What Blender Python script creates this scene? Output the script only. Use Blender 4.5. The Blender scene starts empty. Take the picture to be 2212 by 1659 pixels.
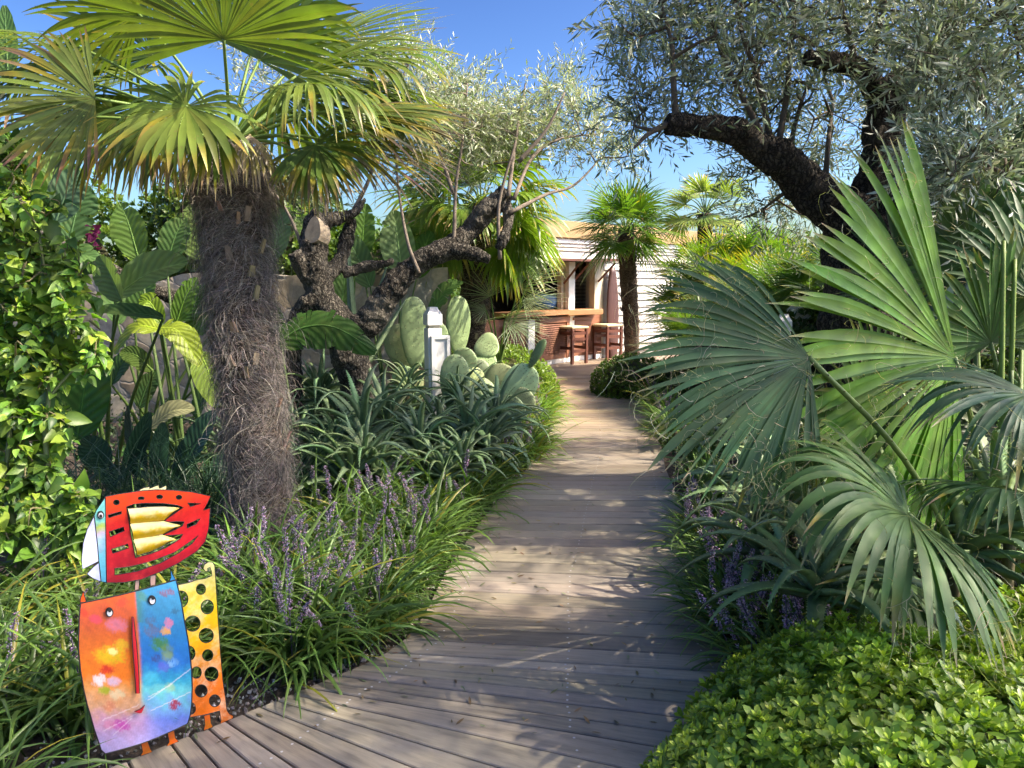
import bpy, math
import numpy as np
from mathutils import Vector, Matrix
PI = math.pi
R_ = np.random.default_rng
sc = bpy.context.scene
COL = sc.collection

# ------------------------------------------------------------ camera, world, sun, exposure
PITCH = math.radians(7.67); F = 1597.6; CX = 1106.0; CY = 829.5; H = 1.6
cam_d = bpy.data.cameras.new('camera'); cam = bpy.data.objects.new('camera', cam_d); COL.objects.link(cam)
cam.location = (0, 0, H); cam.rotation_euler = (PI/2 - PITCH, 0, 0)
cam_d.lens = 26; cam_d.sensor_width = 36; cam_d.clip_end = 2000; cam_d.clip_start = 0.05
sc.camera = cam
SUN_AZ, SUN_EL = math.radians(98), math.radians(47)      # azimuth clockwise from +Y (view direction)
SD = np.array([math.sin(SUN_AZ)*math.cos(SUN_EL), math.cos(SUN_AZ)*math.cos(SUN_EL), math.sin(SUN_EL)])
w = bpy.data.worlds.new('World'); sc.world = w; w.use_nodes = True
nt = w.node_tree
sky = nt.nodes.new('ShaderNodeTexSky'); sky.sky_type = 'NISHITA'; sky.sun_disc = False
sky.sun_elevation = SUN_EL; sky.sun_rotation = SUN_AZ
sky.air_density = 1.0; sky.dust_density = 2.2; sky.ozone_density = 3.0; sky.altitude = 0
bg = nt.nodes['Background']; bg.inputs[1].default_value = 0.15
sm = nt.nodes.new('ShaderNodeMix'); sm.data_type = 'RGBA'; sm.blend_type = 'MULTIPLY'; sm.inputs[0].default_value = 1; sm.inputs[7].default_value = (.355, .355, .355, 1)
sg = nt.nodes.new('ShaderNodeGamma'); sg.inputs[1].default_value = 2.05
nt.links.new(sky.outputs[0], sm.inputs[6]); nt.links.new(sm.outputs[2], sg.inputs[0]); nt.links.new(sg.outputs[0], bg.inputs[0])
sl = bpy.data.lights.new('sun', 'SUN'); sl.energy = 2.7; sl.angle = math.radians(0.53); sl.color = (1, .95, .87)
so = bpy.data.objects.new('sun', sl); COL.objects.link(so)
so.rotation_euler = Vector(SD).to_track_quat('Z', 'Y').to_euler()
sc.view_settings.view_transform = 'Standard'; sc.view_settings.look = 'None'
sc.view_settings.exposure = 1.82; sc.view_settings.gamma = 1
sc.view_settings.use_white_balance = True; sc.view_settings.white_balance_temperature = 7300; sc.view_settings.white_balance_tint = 10

# ------------------------------------------------------------ projection helpers (pixels of a 2212 x 1659 view of the photo)
_cp, _sp = math.cos(PITCH), math.sin(PITCH)
def ray(px, py):
    x = (px-CX)/F; y = -(py-CY)/F
    return np.array([x, _cp + y*_sp, -_sp + y*_cp])
def at(px, py, d):
    return np.array([0, 0, H]) + ray(px, py)*d
def gnd(px, py, z=0.0):
    r = ray(px, py); return np.array([0, 0, H]) + r*((z-H)/r[2])

# ------------------------------------------------------------ mesh helpers
def lin(*c):
    c = np.array(c, float)
    if c.max() > 1: c = c/255.0
    return np.where(c <= .04045, c/12.92, ((c+.055)/1.055)**2.4)
class MB:
    def __init__(s): s.v = []; s.f = []; s.c = []; s.u = []; s.n = 0
    def add(s, V, Fs, C=(1, 1, 1), U=None):
        V = np.asarray(V, float).reshape(-1, 3); m = len(V)
        if not isinstance(Fs, (list, tuple)): Fs = [Fs]
        for f in Fs:
            f = np.asarray(f, int)
            if len(f): s.f.append(f + s.n)
        C = np.asarray(C, float)
        s.c.append(np.broadcast_to(C, (m, 3)))
        s.u.append(np.zeros((m, 3)) if U is None else np.asarray(U, float).reshape(-1, 3))
        s.v.append(V); s.n += m; return s
    def mesh(s, name, mat, smooth=True):
        me = bpy.data.meshes.new(name)
        if not s.v: return me
        V = np.concatenate(s.v); C = np.concatenate(s.c); U = np.concatenate(s.u)
        vi = np.concatenate([f.ravel() for f in s.f]); tot = np.concatenate([np.full(len(f), f.shape[1]) for f in s.f])
        st = np.concatenate([[0], np.cumsum(tot)[:-1]])
        me.vertices.add(len(V)); me.vertices.foreach_set('co', V.astype(np.float32).ravel())
        me.loops.add(len(vi)); me.loops.foreach_set('vertex_index', vi.astype(np.int32))
        me.polygons.add(len(tot)); me.polygons.foreach_set('loop_start', st.astype(np.int32))
        me.polygons.foreach_set('loop_total', tot.astype(np.int32))
        me.polygons.foreach_set('use_smooth', np.full(len(tot), smooth))
        a = me.attributes.new('col', 'FLOAT_COLOR', 'POINT')
        a.data.foreach_set('color', np.concatenate([C, np.ones((len(C), 1))], 1).astype(np.float32).ravel())
        if np.abs(U).max() > 0:
            b = me.attributes.new('loc', 'FLOAT_VECTOR', 'POINT'); b.data.foreach_set('vector', U.astype(np.float32).ravel())
        me.update(calc_edges=True); me.validate()
        if mat: me.materials.append(mat)
        return me
    def build(s, name, mat, parent=None, smooth=True):
        return put(name, s.mesh(name, mat, smooth), parent)
def put(name, me, parent=None):
    o = bpy.data.objects.new(name, me); COL.objects.link(o)
    if parent is not None: o.parent = parent
    return o
def tag(o, label=None, cat=None, group=None, kind=None):
    if label: o['label'] = label
    if cat: o['category'] = cat
    if group: o['group'] = group
    if kind: o['kind'] = kind
    return o
def empty(name, loc=(0, 0, 0), label=None, cat=None, group=None, rz=0):
    o = bpy.data.objects.new(name, None); COL.objects.link(o); o.empty_display_size = .2
    o.location = loc; o.rotation_euler = (0, 0, rz)
    return tag(o, label, cat, group)
def keep(child, root):      # child built in world space under a root that sits elsewhere
    child.parent = root; child.matrix_parent_inverse = Matrix.Translation(-Vector(root.location)); return child
def copy_tree(o, parent=None):
    c = o.copy(); COL.objects.link(c)
    if parent is not None: c.parent = parent
    for ch in list(o.children): copy_tree(ch, c)
    return c

def nrm(v): v = np.asarray(v, float); return v/np.maximum(np.linalg.norm(v, axis=-1, keepdims=True), 1e-9)
def nz(p, s=1.0, seed=0):
    r = R_(seed+11); p = np.asarray(p)*s; o = 0
    for k in range(7):
        d = r.normal(size=3)*(1+.35*k); o = o + np.sin(p@d + r.uniform(0, 6.3))/(1+.25*k)
    return o/3.2
def strip(P, W, S, C, fold=0.0, N=None):
    """ribbons: P (m,k,3) centre path, W (m,k) half width, S (m,k,3) side; 3 verts across"""
    P = np.asarray(P); m, k, _ = P.shape
    if N is None:
        D = np.gradient(P, axis=1); N = nrm(np.cross(S, D))
    L = P - S*W[..., None] + N*(fold*W)[..., None]; Rr = P + S*W[..., None] + N*(fold*W)[..., None]
    V = np.stack([L, P, Rr], 2).reshape(-1, 3)
    b = (np.arange(m)[:, None]*k + np.arange(k-1)[None])*3; b = b.ravel()
    f = np.concatenate([np.stack([b, b+1, b+4, b+3], 1), np.stack([b+1, b+2, b+5, b+4], 1)])
    C = np.asarray(C, float)
    if C.ndim == 1: C = np.broadcast_to(C, (m, k, 3))
    if C.ndim == 2: C = np.broadcast_to(C[:, None], (m, k, 3))
    CC = np.repeat(C[:, :, None], 3, 2).reshape(-1, 3)
    U = np.zeros((m, k, 3, 3)); U[..., 0] = np.array([-1, 0, 1]); U[..., 1] = np.linspace(0, 1, k)[None, :, None]; U[..., 2] = R_(m).random(m)[:, None, None]
    return V, f, CC, U.reshape(-1, 3)
def tube(P, r, n=8, cap=True, C=(1, 1, 1), rough=0, seed=0):
    P = np.asarray(P, float); k = len(P); r = np.broadcast_to(np.asarray(r, float), (k,))
    T = nrm(np.gradient(P, axis=0)); ref = np.array([.13, .21, .97]) if abs(T[0][2]) < .9 else np.array([1., .1, 0])
    A = nrm(np.cross(T[0], ref)); As = [A]
    for i in range(1, k):
        A = As[-1] - T[i]*np.dot(As[-1], T[i]); As.append(nrm(A))
    A = np.array(As); B = np.cross(T, A); th = np.arange(n)*2*PI/n
    rr = r[:, None]*np.ones((k, n))
    if rough:
        q = R_(seed); ph = q.uniform(0, 6.3, 4)
        rr = rr*(1 + rough*(np.sin(3*th+ph[0])[None]*.5 + np.sin(5*th+ph[1])[None]*.35) + rough*.6*np.sin(np.arange(k)*1.9+ph[2])[:, None]*np.sin(2*th+ph[3])[None])
    V = P[:, None] + rr[..., None]*(np.cos(th)[None, :, None]*A[:, None] + np.sin(th)[None, :, None]*B[:, None])
    i, j = np.meshgrid(np.arange(k-1), np.arange(n), indexing='ij'); j2 = (j+1) % n
    f = np.stack([i*n+j, i*n+j2, (i+1)*n+j2, (i+1)*n+j], -1).reshape(-1, 4)
    V = V.reshape(-1, 3); U = np.zeros((len(V), 3)); U[:, 0] = np.tile(th, k); U[:, 1] = np.repeat(np.concatenate([[0], np.cumsum(np.linalg.norm(np.diff(P, axis=0), axis=1))]), n)
    Fs = [f]
    if cap:
        V = np.concatenate([V, P[:1], P[-1:]]); U = np.concatenate([U, U[:1], U[-1:]]); c0, c1 = k*n, k*n+1; a = np.arange(n)
        Fs += [np.stack([(a+1) % n, a, np.full(n, c0)], 1), np.stack([(k-1)*n+a, (k-1)*n+(a+1) % n, np.full(n, c1)], 1)]
    return V, Fs, C, U
def smooth_path(P, n, r=None):
    P = np.asarray(P, float); k = len(P); t = np.linspace(0, k-1, n); out = []
    Q = np.concatenate([[2*P[0]-P[1]], P, [2*P[-1]-P[-2]]])
    for x in t:
        i = min(int(x), k-2); u = x-i; a, b, c, d = Q[i], Q[i+1], Q[i+2], Q[i+3]
        out.append(.5*((2*b)+(-a+c)*u+(2*a-5*b+4*c-d)*u*u+(-a+3*b-3*c+d)*u**3))
    out = np.array(out)
    if r is None: return out
    return out, np.interp(t, np.arange(k), r)
def inst(mb, tm, Rm, T, S, C):
    """tm=(V,[F...]); Rm (n,3,3) columns = local axes"""
    V, Fs = tm; n = len(T); k = len(V)
    S = np.broadcast_to(np.asarray(S, float), (n,))
    W = np.einsum('nij,kj->nki', Rm, V)*S[:, None, None] + T[:, None]
    fs = [(f[None] + (np.arange(n)*k)[:, None, None]).reshape(-1, f.shape[1]) for f in Fs]
    C = np.asarray(C, float)
    if C.ndim == 2: C = np.broadcast_to(C[:, None], (n, k, 3))
    elif C.ndim == 1: C = np.broadcast_to(C, (n, k, 3))
    U = np.zeros((n, k, 3)); wx = max(np.abs(V[:, 0]).max(), 1e-6); U[..., 0] = V[:, 0]/wx; U[..., 1] = V[:, 1]; U[..., 2] = R_(n).random(n)[:, None]
    mb.add(W, fs, C.reshape(-1, 3), U.reshape(-1, 3))
def frames(D, up=None, rng=None, roll=0.0):
    """local y -> D, local z close to up"""
    D = nrm(D); n = len(D)
    up = np.array([0, 0, 1.]) if up is None else np.asarray(up, float)
    up = np.broadcast_to(up, (n, 3)) + (rng.normal(size=(n, 3))*roll if rng is not None else 0)
    X = np.cross(D, up); bad = np.linalg.norm(X, axis=1) < 1e-3; X[bad] = [1, 0, 0]; X = nrm(X); Z = np.cross(X, D)
    return np.stack([X, D, Z], 2)
def leaf_tm(wid=.3, k=4, tip=1.0, fold=.15, bend=.15, shape='oval'):
    t = np.linspace(0, 1, k+1)
    if shape == 'oval': ww = np.sin(PI*np.clip(t, 0, 1)**.85)**.8
    elif shape == 'ovate': ww = np.sin(PI*t**.65)**.9
    else: ww = np.sin(PI*t**1.5)**.75       # widest near tip
    ww = ww*wid/2; V = [[0, 0, 0]]
    for i in range(1, k): V += [[-ww[i], t[i], fold*ww[i]*2 - bend*t[i]**2], [0, t[i], -bend*t[i]**2], [ww[i], t[i], fold*ww[i]*2 - bend*t[i]**2]]
    V.append([0, 1, -bend]); V = np.array(V, float); q = []; tr = [[0, 2, 1], [0, 3, 2]]
    for i in range(k-2):
        b = 1+3*i; q += [[b, b+1, b+4, b+3], [b+1, b+2, b+5, b+4]]
    b = 1+3*(k-2); e = len(V)-1; tr += [[b, b+1, e], [b+1, b+2, e]]
    Fs = [np.array(tr)]
    if q: Fs.append(np.array(q))
    return V, Fs
def jit(c, n, r, h=.08, v=.25):
    c = np.asarray(c, float); o = np.broadcast_to(c, (n, 3))*np.exp(r.normal(size=(n, 1))*v)
    return np.clip(o*np.exp(r.normal(size=(n, 3))*h), 0.003, .95)
def box(mb, x0, x1, y0, y1, z0, z1, C=(1, 1, 1), M=None, bev=0.0):
    b = bev
    if b:
        V = []; 
        for (z, i) in ((z0, b), (z0+b, 0), (z1-b, 0), (z1, b)):
            V += [[x0+i, y0+i, z], [x1-i, y0+i, z], [x1-i, y1-i, z], [x0+i, y1-i, z]]
        V = np.array(V); f = [[3, 2, 1, 0], [12, 13, 14, 15]]
        for l in range(3):
            for i in range(4): j = (i+1) % 4; f.append([l*4+i, l*4+j, l*4+4+j, l*4+4+i])
    else:
        V = np.array([[x, y, z] for z in (z0, z1) for (x, y) in ((x0, y0), (x1, y0), (x1, y1), (x0, y1))], float)
        f = [[3, 2, 1, 0], [4, 5, 6, 7], [0, 1, 5, 4], [1, 2, 6, 5], [2, 3, 7, 6], [3, 0, 4, 7]]
    U = V.copy()
    if M is not None: V = V@np.array(M)[:3, :3].T + np.array(M)[:3, 3]
    mb.add(V, [np.array(f)], C, U)

# ------------------------------------------------------------ materials
class NT:
    def __init__(s, name):
        s.m = bpy.data.materials.new(name); s.m.use_nodes = True; s.t = s.m.node_tree
        s.p = s.t.nodes['Principled BSDF']; s.out = s.t.nodes['Material Output']
    def n(s, ty, **kw):
        x = s.t.nodes.new(ty)
        for k, v in kw.items():
            if k.startswith('i_'):
                key = k[2:]; key = int(key) if key.isdigit() else key.replace('_', ' ')
                x.inputs[key].default_value = v
            else: setattr(x, k, v)
        return x
    def l(s, a, b): s.t.links.new(a, b)
    def attr(s, nm): return s.n('ShaderNodeAttribute', attribute_name=nm)
    def noise(s, vec, scale, detail=3, rough=.5):
        x = s.n('ShaderNodeTexNoise'); x.inputs['Scale'].default_value = scale; x.inputs['Detail'].default_value = detail; x.inputs['Roughness'].default_value = rough
        if vec is not None: s.l(vec, x.inputs['Vector'])
        return x
    def mapr(s, v, a, b, c, d):
        x = s.n('ShaderNodeMapRange'); s.l(v, x.inputs[0])
        for i, q in enumerate((a, b, c, d)): x.inputs[i+1].default_value = q
        return x.outputs[0]
    def mul(s, col, fac):      # colour * scalar/colour
        x = s.n('ShaderNodeMix', data_type='RGBA', blend_type='MULTIPLY'); x.inputs[0].default_value = 1
        s.l(col, x.inputs[6]); s.l(fac, x.inputs[7]); return x.outputs[2]
    def mix(s, f, a, b, bt='MIX'):
        x = s.n('ShaderNodeMix', data_type='RGBA', blend_type=bt)
        for v, i in ((f, 0), (a, 6), (b, 7)):
            if hasattr(v, 'is_linked'): s.l(v, x.inputs[i])
            elif i == 0: x.inputs[0].default_value = v
            else: x.inputs[i].default_value = (*v, 1)
        return x.outputs[2]
    def ramp(s, v, stops):
        x = s.n('ShaderNodeValToRGB'); s.l(v, x.inputs[0]); e = x.color_ramp.elements
        while len(e) > 1: e.remove(e[-1])
        e[0].position = stops[0][0]; e[0].color = (*stops[0][1], 1)
        for p, c in stops[1:]: y = e.new(p); y.color = (*c, 1)
        return x.outputs[0]
    def bump(s, h, st, dist=.01):
        x = s.n('ShaderNodeBump'); x.inputs['Strength'].default_value = st; x.inputs['Distance'].default_value = dist
        s.l(h, x.inputs['Height']); s.l(x.outputs[0], s.p.inputs['Normal']); return x
    def obj(s): return s.n('ShaderNodeTexCoord').outputs['Object']
def leafmat(name, rough=.42, trans=.35, spec=.45, vs=6, va=.25, vein=None, spots=0, tcol=(1.15, 1.25, .45)):
    m = NT(name); a = m.attr('col'); o = m.obj()
    f = m.mapr(m.noise(o, vs).outputs[0], .3, .7, 1-va, 1+va)
    c = m.mul(a.outputs[0], f)
    if spots:
        s1 = m.noise(o, 38, 3, .6); c = m.mix(m.mapr(s1.outputs[0], .62, .72, 0, spots), c, (.22, .17, .07)); s2 = m.noise(o, 3.5, 4, .6); c = m.mix(m.mapr(s2.outputs[0], .52, .72, 0, spots*.7), c, (.2, .22, .05))
    if vein:
        u = m.attr('loc'); sx = m.n('ShaderNodeSeparateXYZ'); m.l(u.outputs['Vector'], sx.inputs[0])
        ab = m.n('ShaderNodeMath', operation='ABSOLUTE'); m.l(sx.outputs[0], ab.inputs[0])
        mid = m.mapr(ab.outputs[0], 0, .12, 1.5, 1.0)
        c = m.mul(c, mid)
        q = m.n('ShaderNodeMath', operation='MULTIPLY_ADD'); m.l(ab.outputs[0], q.inputs[0]); q.inputs[1].default_value = -.22*vein
        y = m.n('ShaderNodeMath', operation='MULTIPLY'); m.l(sx.outputs[1], y.inputs[0]); y.inputs[1].default_value = vein
        m.l(y.outputs[0], q.inputs[2]); sn = m.n('ShaderNodeMath', operation='SINE'); m.l(q.outputs[0], sn.inputs[0])
        c = m.mul(c, m.mapr(sn.outputs[0], -1, 1, .85, 1.12)); m.bump(sn.outputs[0], .35, .004)
    m.l(c, m.p.inputs['Base Color']); m.p.inputs['Roughness'].default_value = rough
    m.p.inputs['Specular IOR Level'].default_value = spec
    tr = m.n('ShaderNodeBsdfTranslucent'); tc = m.mix(1.0, c, tcol, 'MULTIPLY'); m.l(tc, tr.inputs[0])
    mx = m.n('ShaderNodeMixShader'); mx.inputs[0].default_value = trans
    m.l(m.p.outputs[0], mx.inputs[1]); m.l(tr.outputs[0], mx.inputs[2]); m.l(mx.outputs[0], m.out.inputs[0])
    return m.m
def colmat(name, rough=.6, vs=8, va=.2, bumps=0, spec=.3, metal=0):
    m = NT(name); c = m.mul(m.attr('col').outputs[0], m.mapr(m.noise(m.obj(), vs, 5).outputs[0], .25, .75, 1-va, 1+va))
    m.l(c, m.p.inputs['Base Color']); m.p.inputs['Roughness'].default_value = rough; m.p.inputs['Specular IOR Level'].default_value = spec
    m.p.inputs['Metallic'].default_value = metal
    if bumps: m.bump(m.noise(m.obj(), vs*6, 4).outputs[0], bumps, .01)
    return m.m
def barkmat(name, dark, mid, lite, stretch=(14, 14, 3.5), bs=.9):
    m = NT(name); o = m.obj(); mp = m.n('ShaderNodeMapping'); mp.inputs['Scale'].default_value = stretch; m.l(o, mp.inputs[0])
    wv = m.noise(o, 9, 5, .65)
    dd = m.n('ShaderNodeVectorMath', operation='MULTIPLY_ADD'); m.l(wv.outputs[1], dd.inputs[0]); dd.inputs[1].default_value = (2.4, 2.4, 2.4); m.l(mp.outputs[0], dd.inputs[2])
    vo = m.n('ShaderNodeTexVoronoi', feature='DISTANCE_TO_EDGE'); vo.inputs['Scale'].default_value = 1.6; m.l(dd.outputs[0], vo.inputs['Vector'])
    n1 = m.noise(dd.outputs[0], 2.2, 8, .65); n2 = m.noise(o, 3.0, 4)
    h = m.n('ShaderNodeMath', operation='MULTIPLY'); m.l(m.mapr(vo.outputs[0], 0, .25, 0, 1), h.inputs[0]); m.l(m.mapr(n1.outputs[0], .3, .7, .4, 1), h.inputs[1])
    c = m.ramp(h.outputs[0], [(0, dark), (.45, mid), (1, lite)])
    c = m.mix(m.mapr(n2.outputs[0], .5, .68, 0, .55), c, lite)
    m.l(c, m.p.inputs['Base Color']); m.p.inputs['Roughness'].default_value = .9; m.p.inputs['Specular IOR Level'].default_value = .15
    m.bump(h.outputs[0], bs, .02); return m.m
M = {}
M['palm'] = leafmat('palm_leaf', .38, .42, .5, 9, .2, spots=.55)
M['wash'] = leafmat('fan_leaf', .5, .34, .32, 9, .22, spots=.4)
M['olive'] = leafmat('olive_leaf', .5, .2, .4, 3, .2, tcol=(1.2, 1.3, .7))
M['grass'] = leafmat('blade_leaf', .38, .32, .5, 12, .2)
M['aloe'] = leafmat('aloe_leaf', .45, .1, .4, 25, .18)
M['hedge'] = leafmat('hedge_leaf', .4, .3, .45, 2.2, .3, spots=.15)
M['vine'] = leafmat('vine_leaf', .42, .4, .4, 3, .25, spots=.25)
M['banana'] = leafmat('banana_leaf', .45, .4, .35, 5, .15, vein=60, spots=.4)
M['strel'] = leafmat('strelitzia_leaf', .4, .15, .45, 5, .15, vein=60)
M['petal'] = leafmat('petal', .5, .4, .3, 20, .15, tcol=(1.1, 1.0, 1.1))
M['stem'] = colmat('stem', .5, 10, .25, .15)
M['wood'] = colmat('twig', .85, 20, .3, .4, .15)
M['fibre'] = colmat('fibre', .85, 9, .35, 0, .15)
M['cactus'] = colmat('cactus_pad', .5, 4, .18, .12, .35)
M['olbark'] = barkmat('olive_bark', (.02, .018, .015), (.09, .08, .065), (.26, .235, .19), (20, 20, 10), 1.0)
M['dkbark'] = barkmat('dark_bark', (.012, .01, .009), (.055, .047, .038), (.14, .12, .095), (20, 20, 10), 1.0)
M['palmbark'] = barkmat('palm_bark', (.02, .015, .012), (.09, .065, .05), (.2, .16, .12), (8, 8, 30), .6)
M['spine'] = colmat('spine', .6, 10, .1)
def paint(name, c, rough=.5, va=.06):
    m = NT(name); o = m.obj(); n1 = m.noise(o, 7, 6); c1 = m.mix(m.mapr(n1.outputs[0], .3, .7, 0, 1), tuple(np.array(c)*(1-va)), tuple(np.minimum(np.array(c)*(1+va), .9)))
    m.l(c1, m.p.inputs['Base Color']); m.p.inputs['Roughness'].default_value = rough; return m.m
M['white'] = paint('white_paint', (.78, .77, .74), .45); M['cream'] = paint('cream_paint', (.62, .55, .4), .5)
M['siding'] = paint('siding_paint', (.52, .495, .44), .6); M['ochre'] = paint('ochre_render', (.36, .235, .11), .8)
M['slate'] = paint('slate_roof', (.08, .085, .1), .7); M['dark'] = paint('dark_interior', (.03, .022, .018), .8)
M['blue'] = paint('blue_cloth', (.03, .13, .36), .7); M['black'] = paint('black_metal', (.02, .02, .02), .5)
M['grey'] = paint('grey_cloth', (.3, .31, .32), .8)
def woodmat(name, a, b, axis=0, scale=3, rough=.5):
    m = NT(name); mp = m.n('ShaderNodeMapping'); s = [22, 22, 22]; s[axis] = 1.2; mp.inputs['Scale'].default_value = s; m.l(m.obj(), mp.inputs[0])
    n1 = m.noise(mp.outputs[0], scale, 6, .6); c = m.ramp(n1.outputs[0], [(.25, a), (.75, b)]); m.l(c, m.p.inputs['Base Color'])
    m.p.inputs['Roughness'].default_value = rough; m.bump(n1.outputs[0], .2, .004); return m.m
M['counter'] = woodmat('counter_wood', (.28, .125, .05), (.42, .21, .09), 0)
M['panelw'] = woodmat('panel_wood', (.17, .065, .035), (.28, .12, .065), 0)
M['stoolw'] = woodmat('stool_wood', (.09, .028, .016), (.17, .058, .035), 2)
M['boardw'] = woodmat('board_wood', (.04, .014, .012), (.10, .035, .024), 2)
UP = np.array([0, 0, 1.])
# ------------------------------------------------------------ ground and boardwalk
def ground():
    m = NT('soil'); o = m.obj(); n1 = m.noise(o, 9, 8, .7); n2 = m.noise(o, 60, 4)
    c = m.ramp(n1.outputs[0], [(.3, (.045, .032, .022)), (.55, (.095, .07, .05)), (.75, (.17, .135, .1))])
    m.l(m.mul(c, m.mapr(n2.outputs[0], .3, .7, .6, 1.3)), m.p.inputs['Base Color']); m.p.inputs['Roughness'].default_value = .95
    m.bump(n1.outputs[0], .8, .03)
    n = 140; xs = np.concatenate([[-400, -60, -20], np.linspace(-9, 9, n), [20, 60, 400]]); ys = np.concatenate([[-60, -10], np.linspace(-3, 18, n), [40, 120, 900]])
    X, Y = np.meshgrid(xs, ys); P = np.stack([X, Y, 0*X], -1); near = (np.abs(X) < 9) & (Y < 18) & (Y > -3)
    P[..., 2] = -.06 + np.where(near, nz(P, 2.0)*.012 + nz(P, 7, 3)*.006, 0)
    a, b = X.shape; i, j = np.meshgrid(np.arange(a-1), np.arange(b-1), indexing='ij'); i = i.ravel(); j = j.ravel()
    f = np.stack([i*b+j, i*b+j+1, (i+1)*b+j+1, (i+1)*b+j], 1)
    tag(MB().add(P.reshape(-1, 3), [f]).build('ground', m.m), kind='structure')
ground()
EL = np.array([(-2.6, 1.25), (-1.9, 1.78), (-1.35, 2.27), (-1.07, 2.53), (-.85, 2.74), (-.64, 2.94), (-.5, 3.12), (-.43, 3.4), (-.4, 3.7), (-.36, 4.1), (-.3, 4.4), (-.2, 4.93), (-.02, 5.76), (.13, 6.3), (.3, 7.3), (.46, 8.9), (.56, 10.4), (.62, 12.0), (.62, 12.7)])
ER = np.array([(1.45, 1.2), (1.3, 2.0), (1.0, 2.9), (.95, 3.3), (1.02, 3.9), (1.15, 4.6), (1.25, 5.4), (1.35, 6.4), (1.5, 7.3), (1.75, 9.6), (1.8, 10.5), (1.9, 12.7)])
AN = np.array([(1.2, -52), (2.36, -49), (2.45, -46), (2.54, -39), (2.66, -27), (2.76, -16.5), (2.92, -10), (3.06, -6.6), (3.64, -6.3), (4.9, -2.2), (6.5, 0), (12.7, 0)])
def mdeck():
    m = NT('deck_board'); u = m.attr('loc'); a = m.attr('col'); mp = m.n('ShaderNodeMapping'); mp.inputs['Scale'].default_value = (1.6, 24, 1); m.l(u.outputs['Vector'], mp.inputs[0])
    g = m.noise(mp.outputs[0], 2.2, 8, .65); g2 = m.noise(m.obj(), 1.7, 5, .6); g3 = m.noise(m.obj(), 7, 5, .6)
    c = m.ramp(g.outputs[0], [(.28, (.125, .105, .08)), (.5, (.25, .215, .165)), (.75, (.36, .31, .24))])
    c = m.mul(c, a.outputs[0]); c = m.mix(m.mapr(g2.outputs[0], .42, .66, 0, .45), c, (.31, .28, .235))
    c = m.mix(m.mapr(g3.outputs[0], .58, .75, 0, .4), c, (.17, .13, .105))
    m.l(c, m.p.inputs['Base Color']); m.l(m.mapr(g.outputs[0], .3, .7, .42, .6), m.p.inputs['Roughness']); m.p.inputs['Specular IOR Level'].default_value = .45
    m.bump(g.outputs[0], .3, .003); return m.m
M['deck'] = mdeck()
def board(mb, A, B, C_, D, z, col, r, screws=None):
    """quad board A,B near edge (left,right), D,C far edge; top at z"""
    A, B, C_, D = [np.array([*p[:2], 0.]) for p in (A, B, C_, D)]
    L = np.linalg.norm(B-A); W = np.linalg.norm(D-A); off = r.uniform(0, 50, 2); e = .004
    n = max(2, int(L/.3)); t = np.linspace(0, 1, n)[:, None]
    nearl = A+(B-A)*t; farl = D+(C_-D)*t; ac = nrm(farl-nearl); rows = []
    for q, zz in ((nearl, -.028), (nearl, -e), (nearl+ac*e, 0), (farl-ac*e, 0), (farl, -e), (farl, -.028)):
        p = q.copy(); p[:, 2] = z+zz; rows.append(p)
    V = np.stack(rows, 1); k = 6; i, j = np.meshgrid(np.arange(n-1), np.arange(k-1), indexing='ij'); i = i.ravel(); j = j.ravel()
    f = np.stack([i*k+j, (i+1)*k+j, (i+1)*k+j+1, i*k+j+1], 1)
    f2 = np.array([[0, 1, 2, 3], [0, 3, 4, 5]]); f3 = (f2+(n-1)*k)[:, ::-1]
    U = np.zeros((n, k, 3)); U[..., 0] = off[0]+t*L; U[..., 1] = off[1]+np.array([0, 0, 0, W, W, W])[None]
    mb.add(V.reshape(-1, 3), [f, f2, f3], col, U.reshape(-1, 3))
    if screws is not None:
        for s in (.1, .5, .9):
            for q in (.25, .75):
                p = (A+(B-A)*s)*(1-q) + (D+(C_-D)*s)*q; screws.append((p[0]+r.normal()*.004, p[1]+r.normal()*.004, z+.0008))
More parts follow.
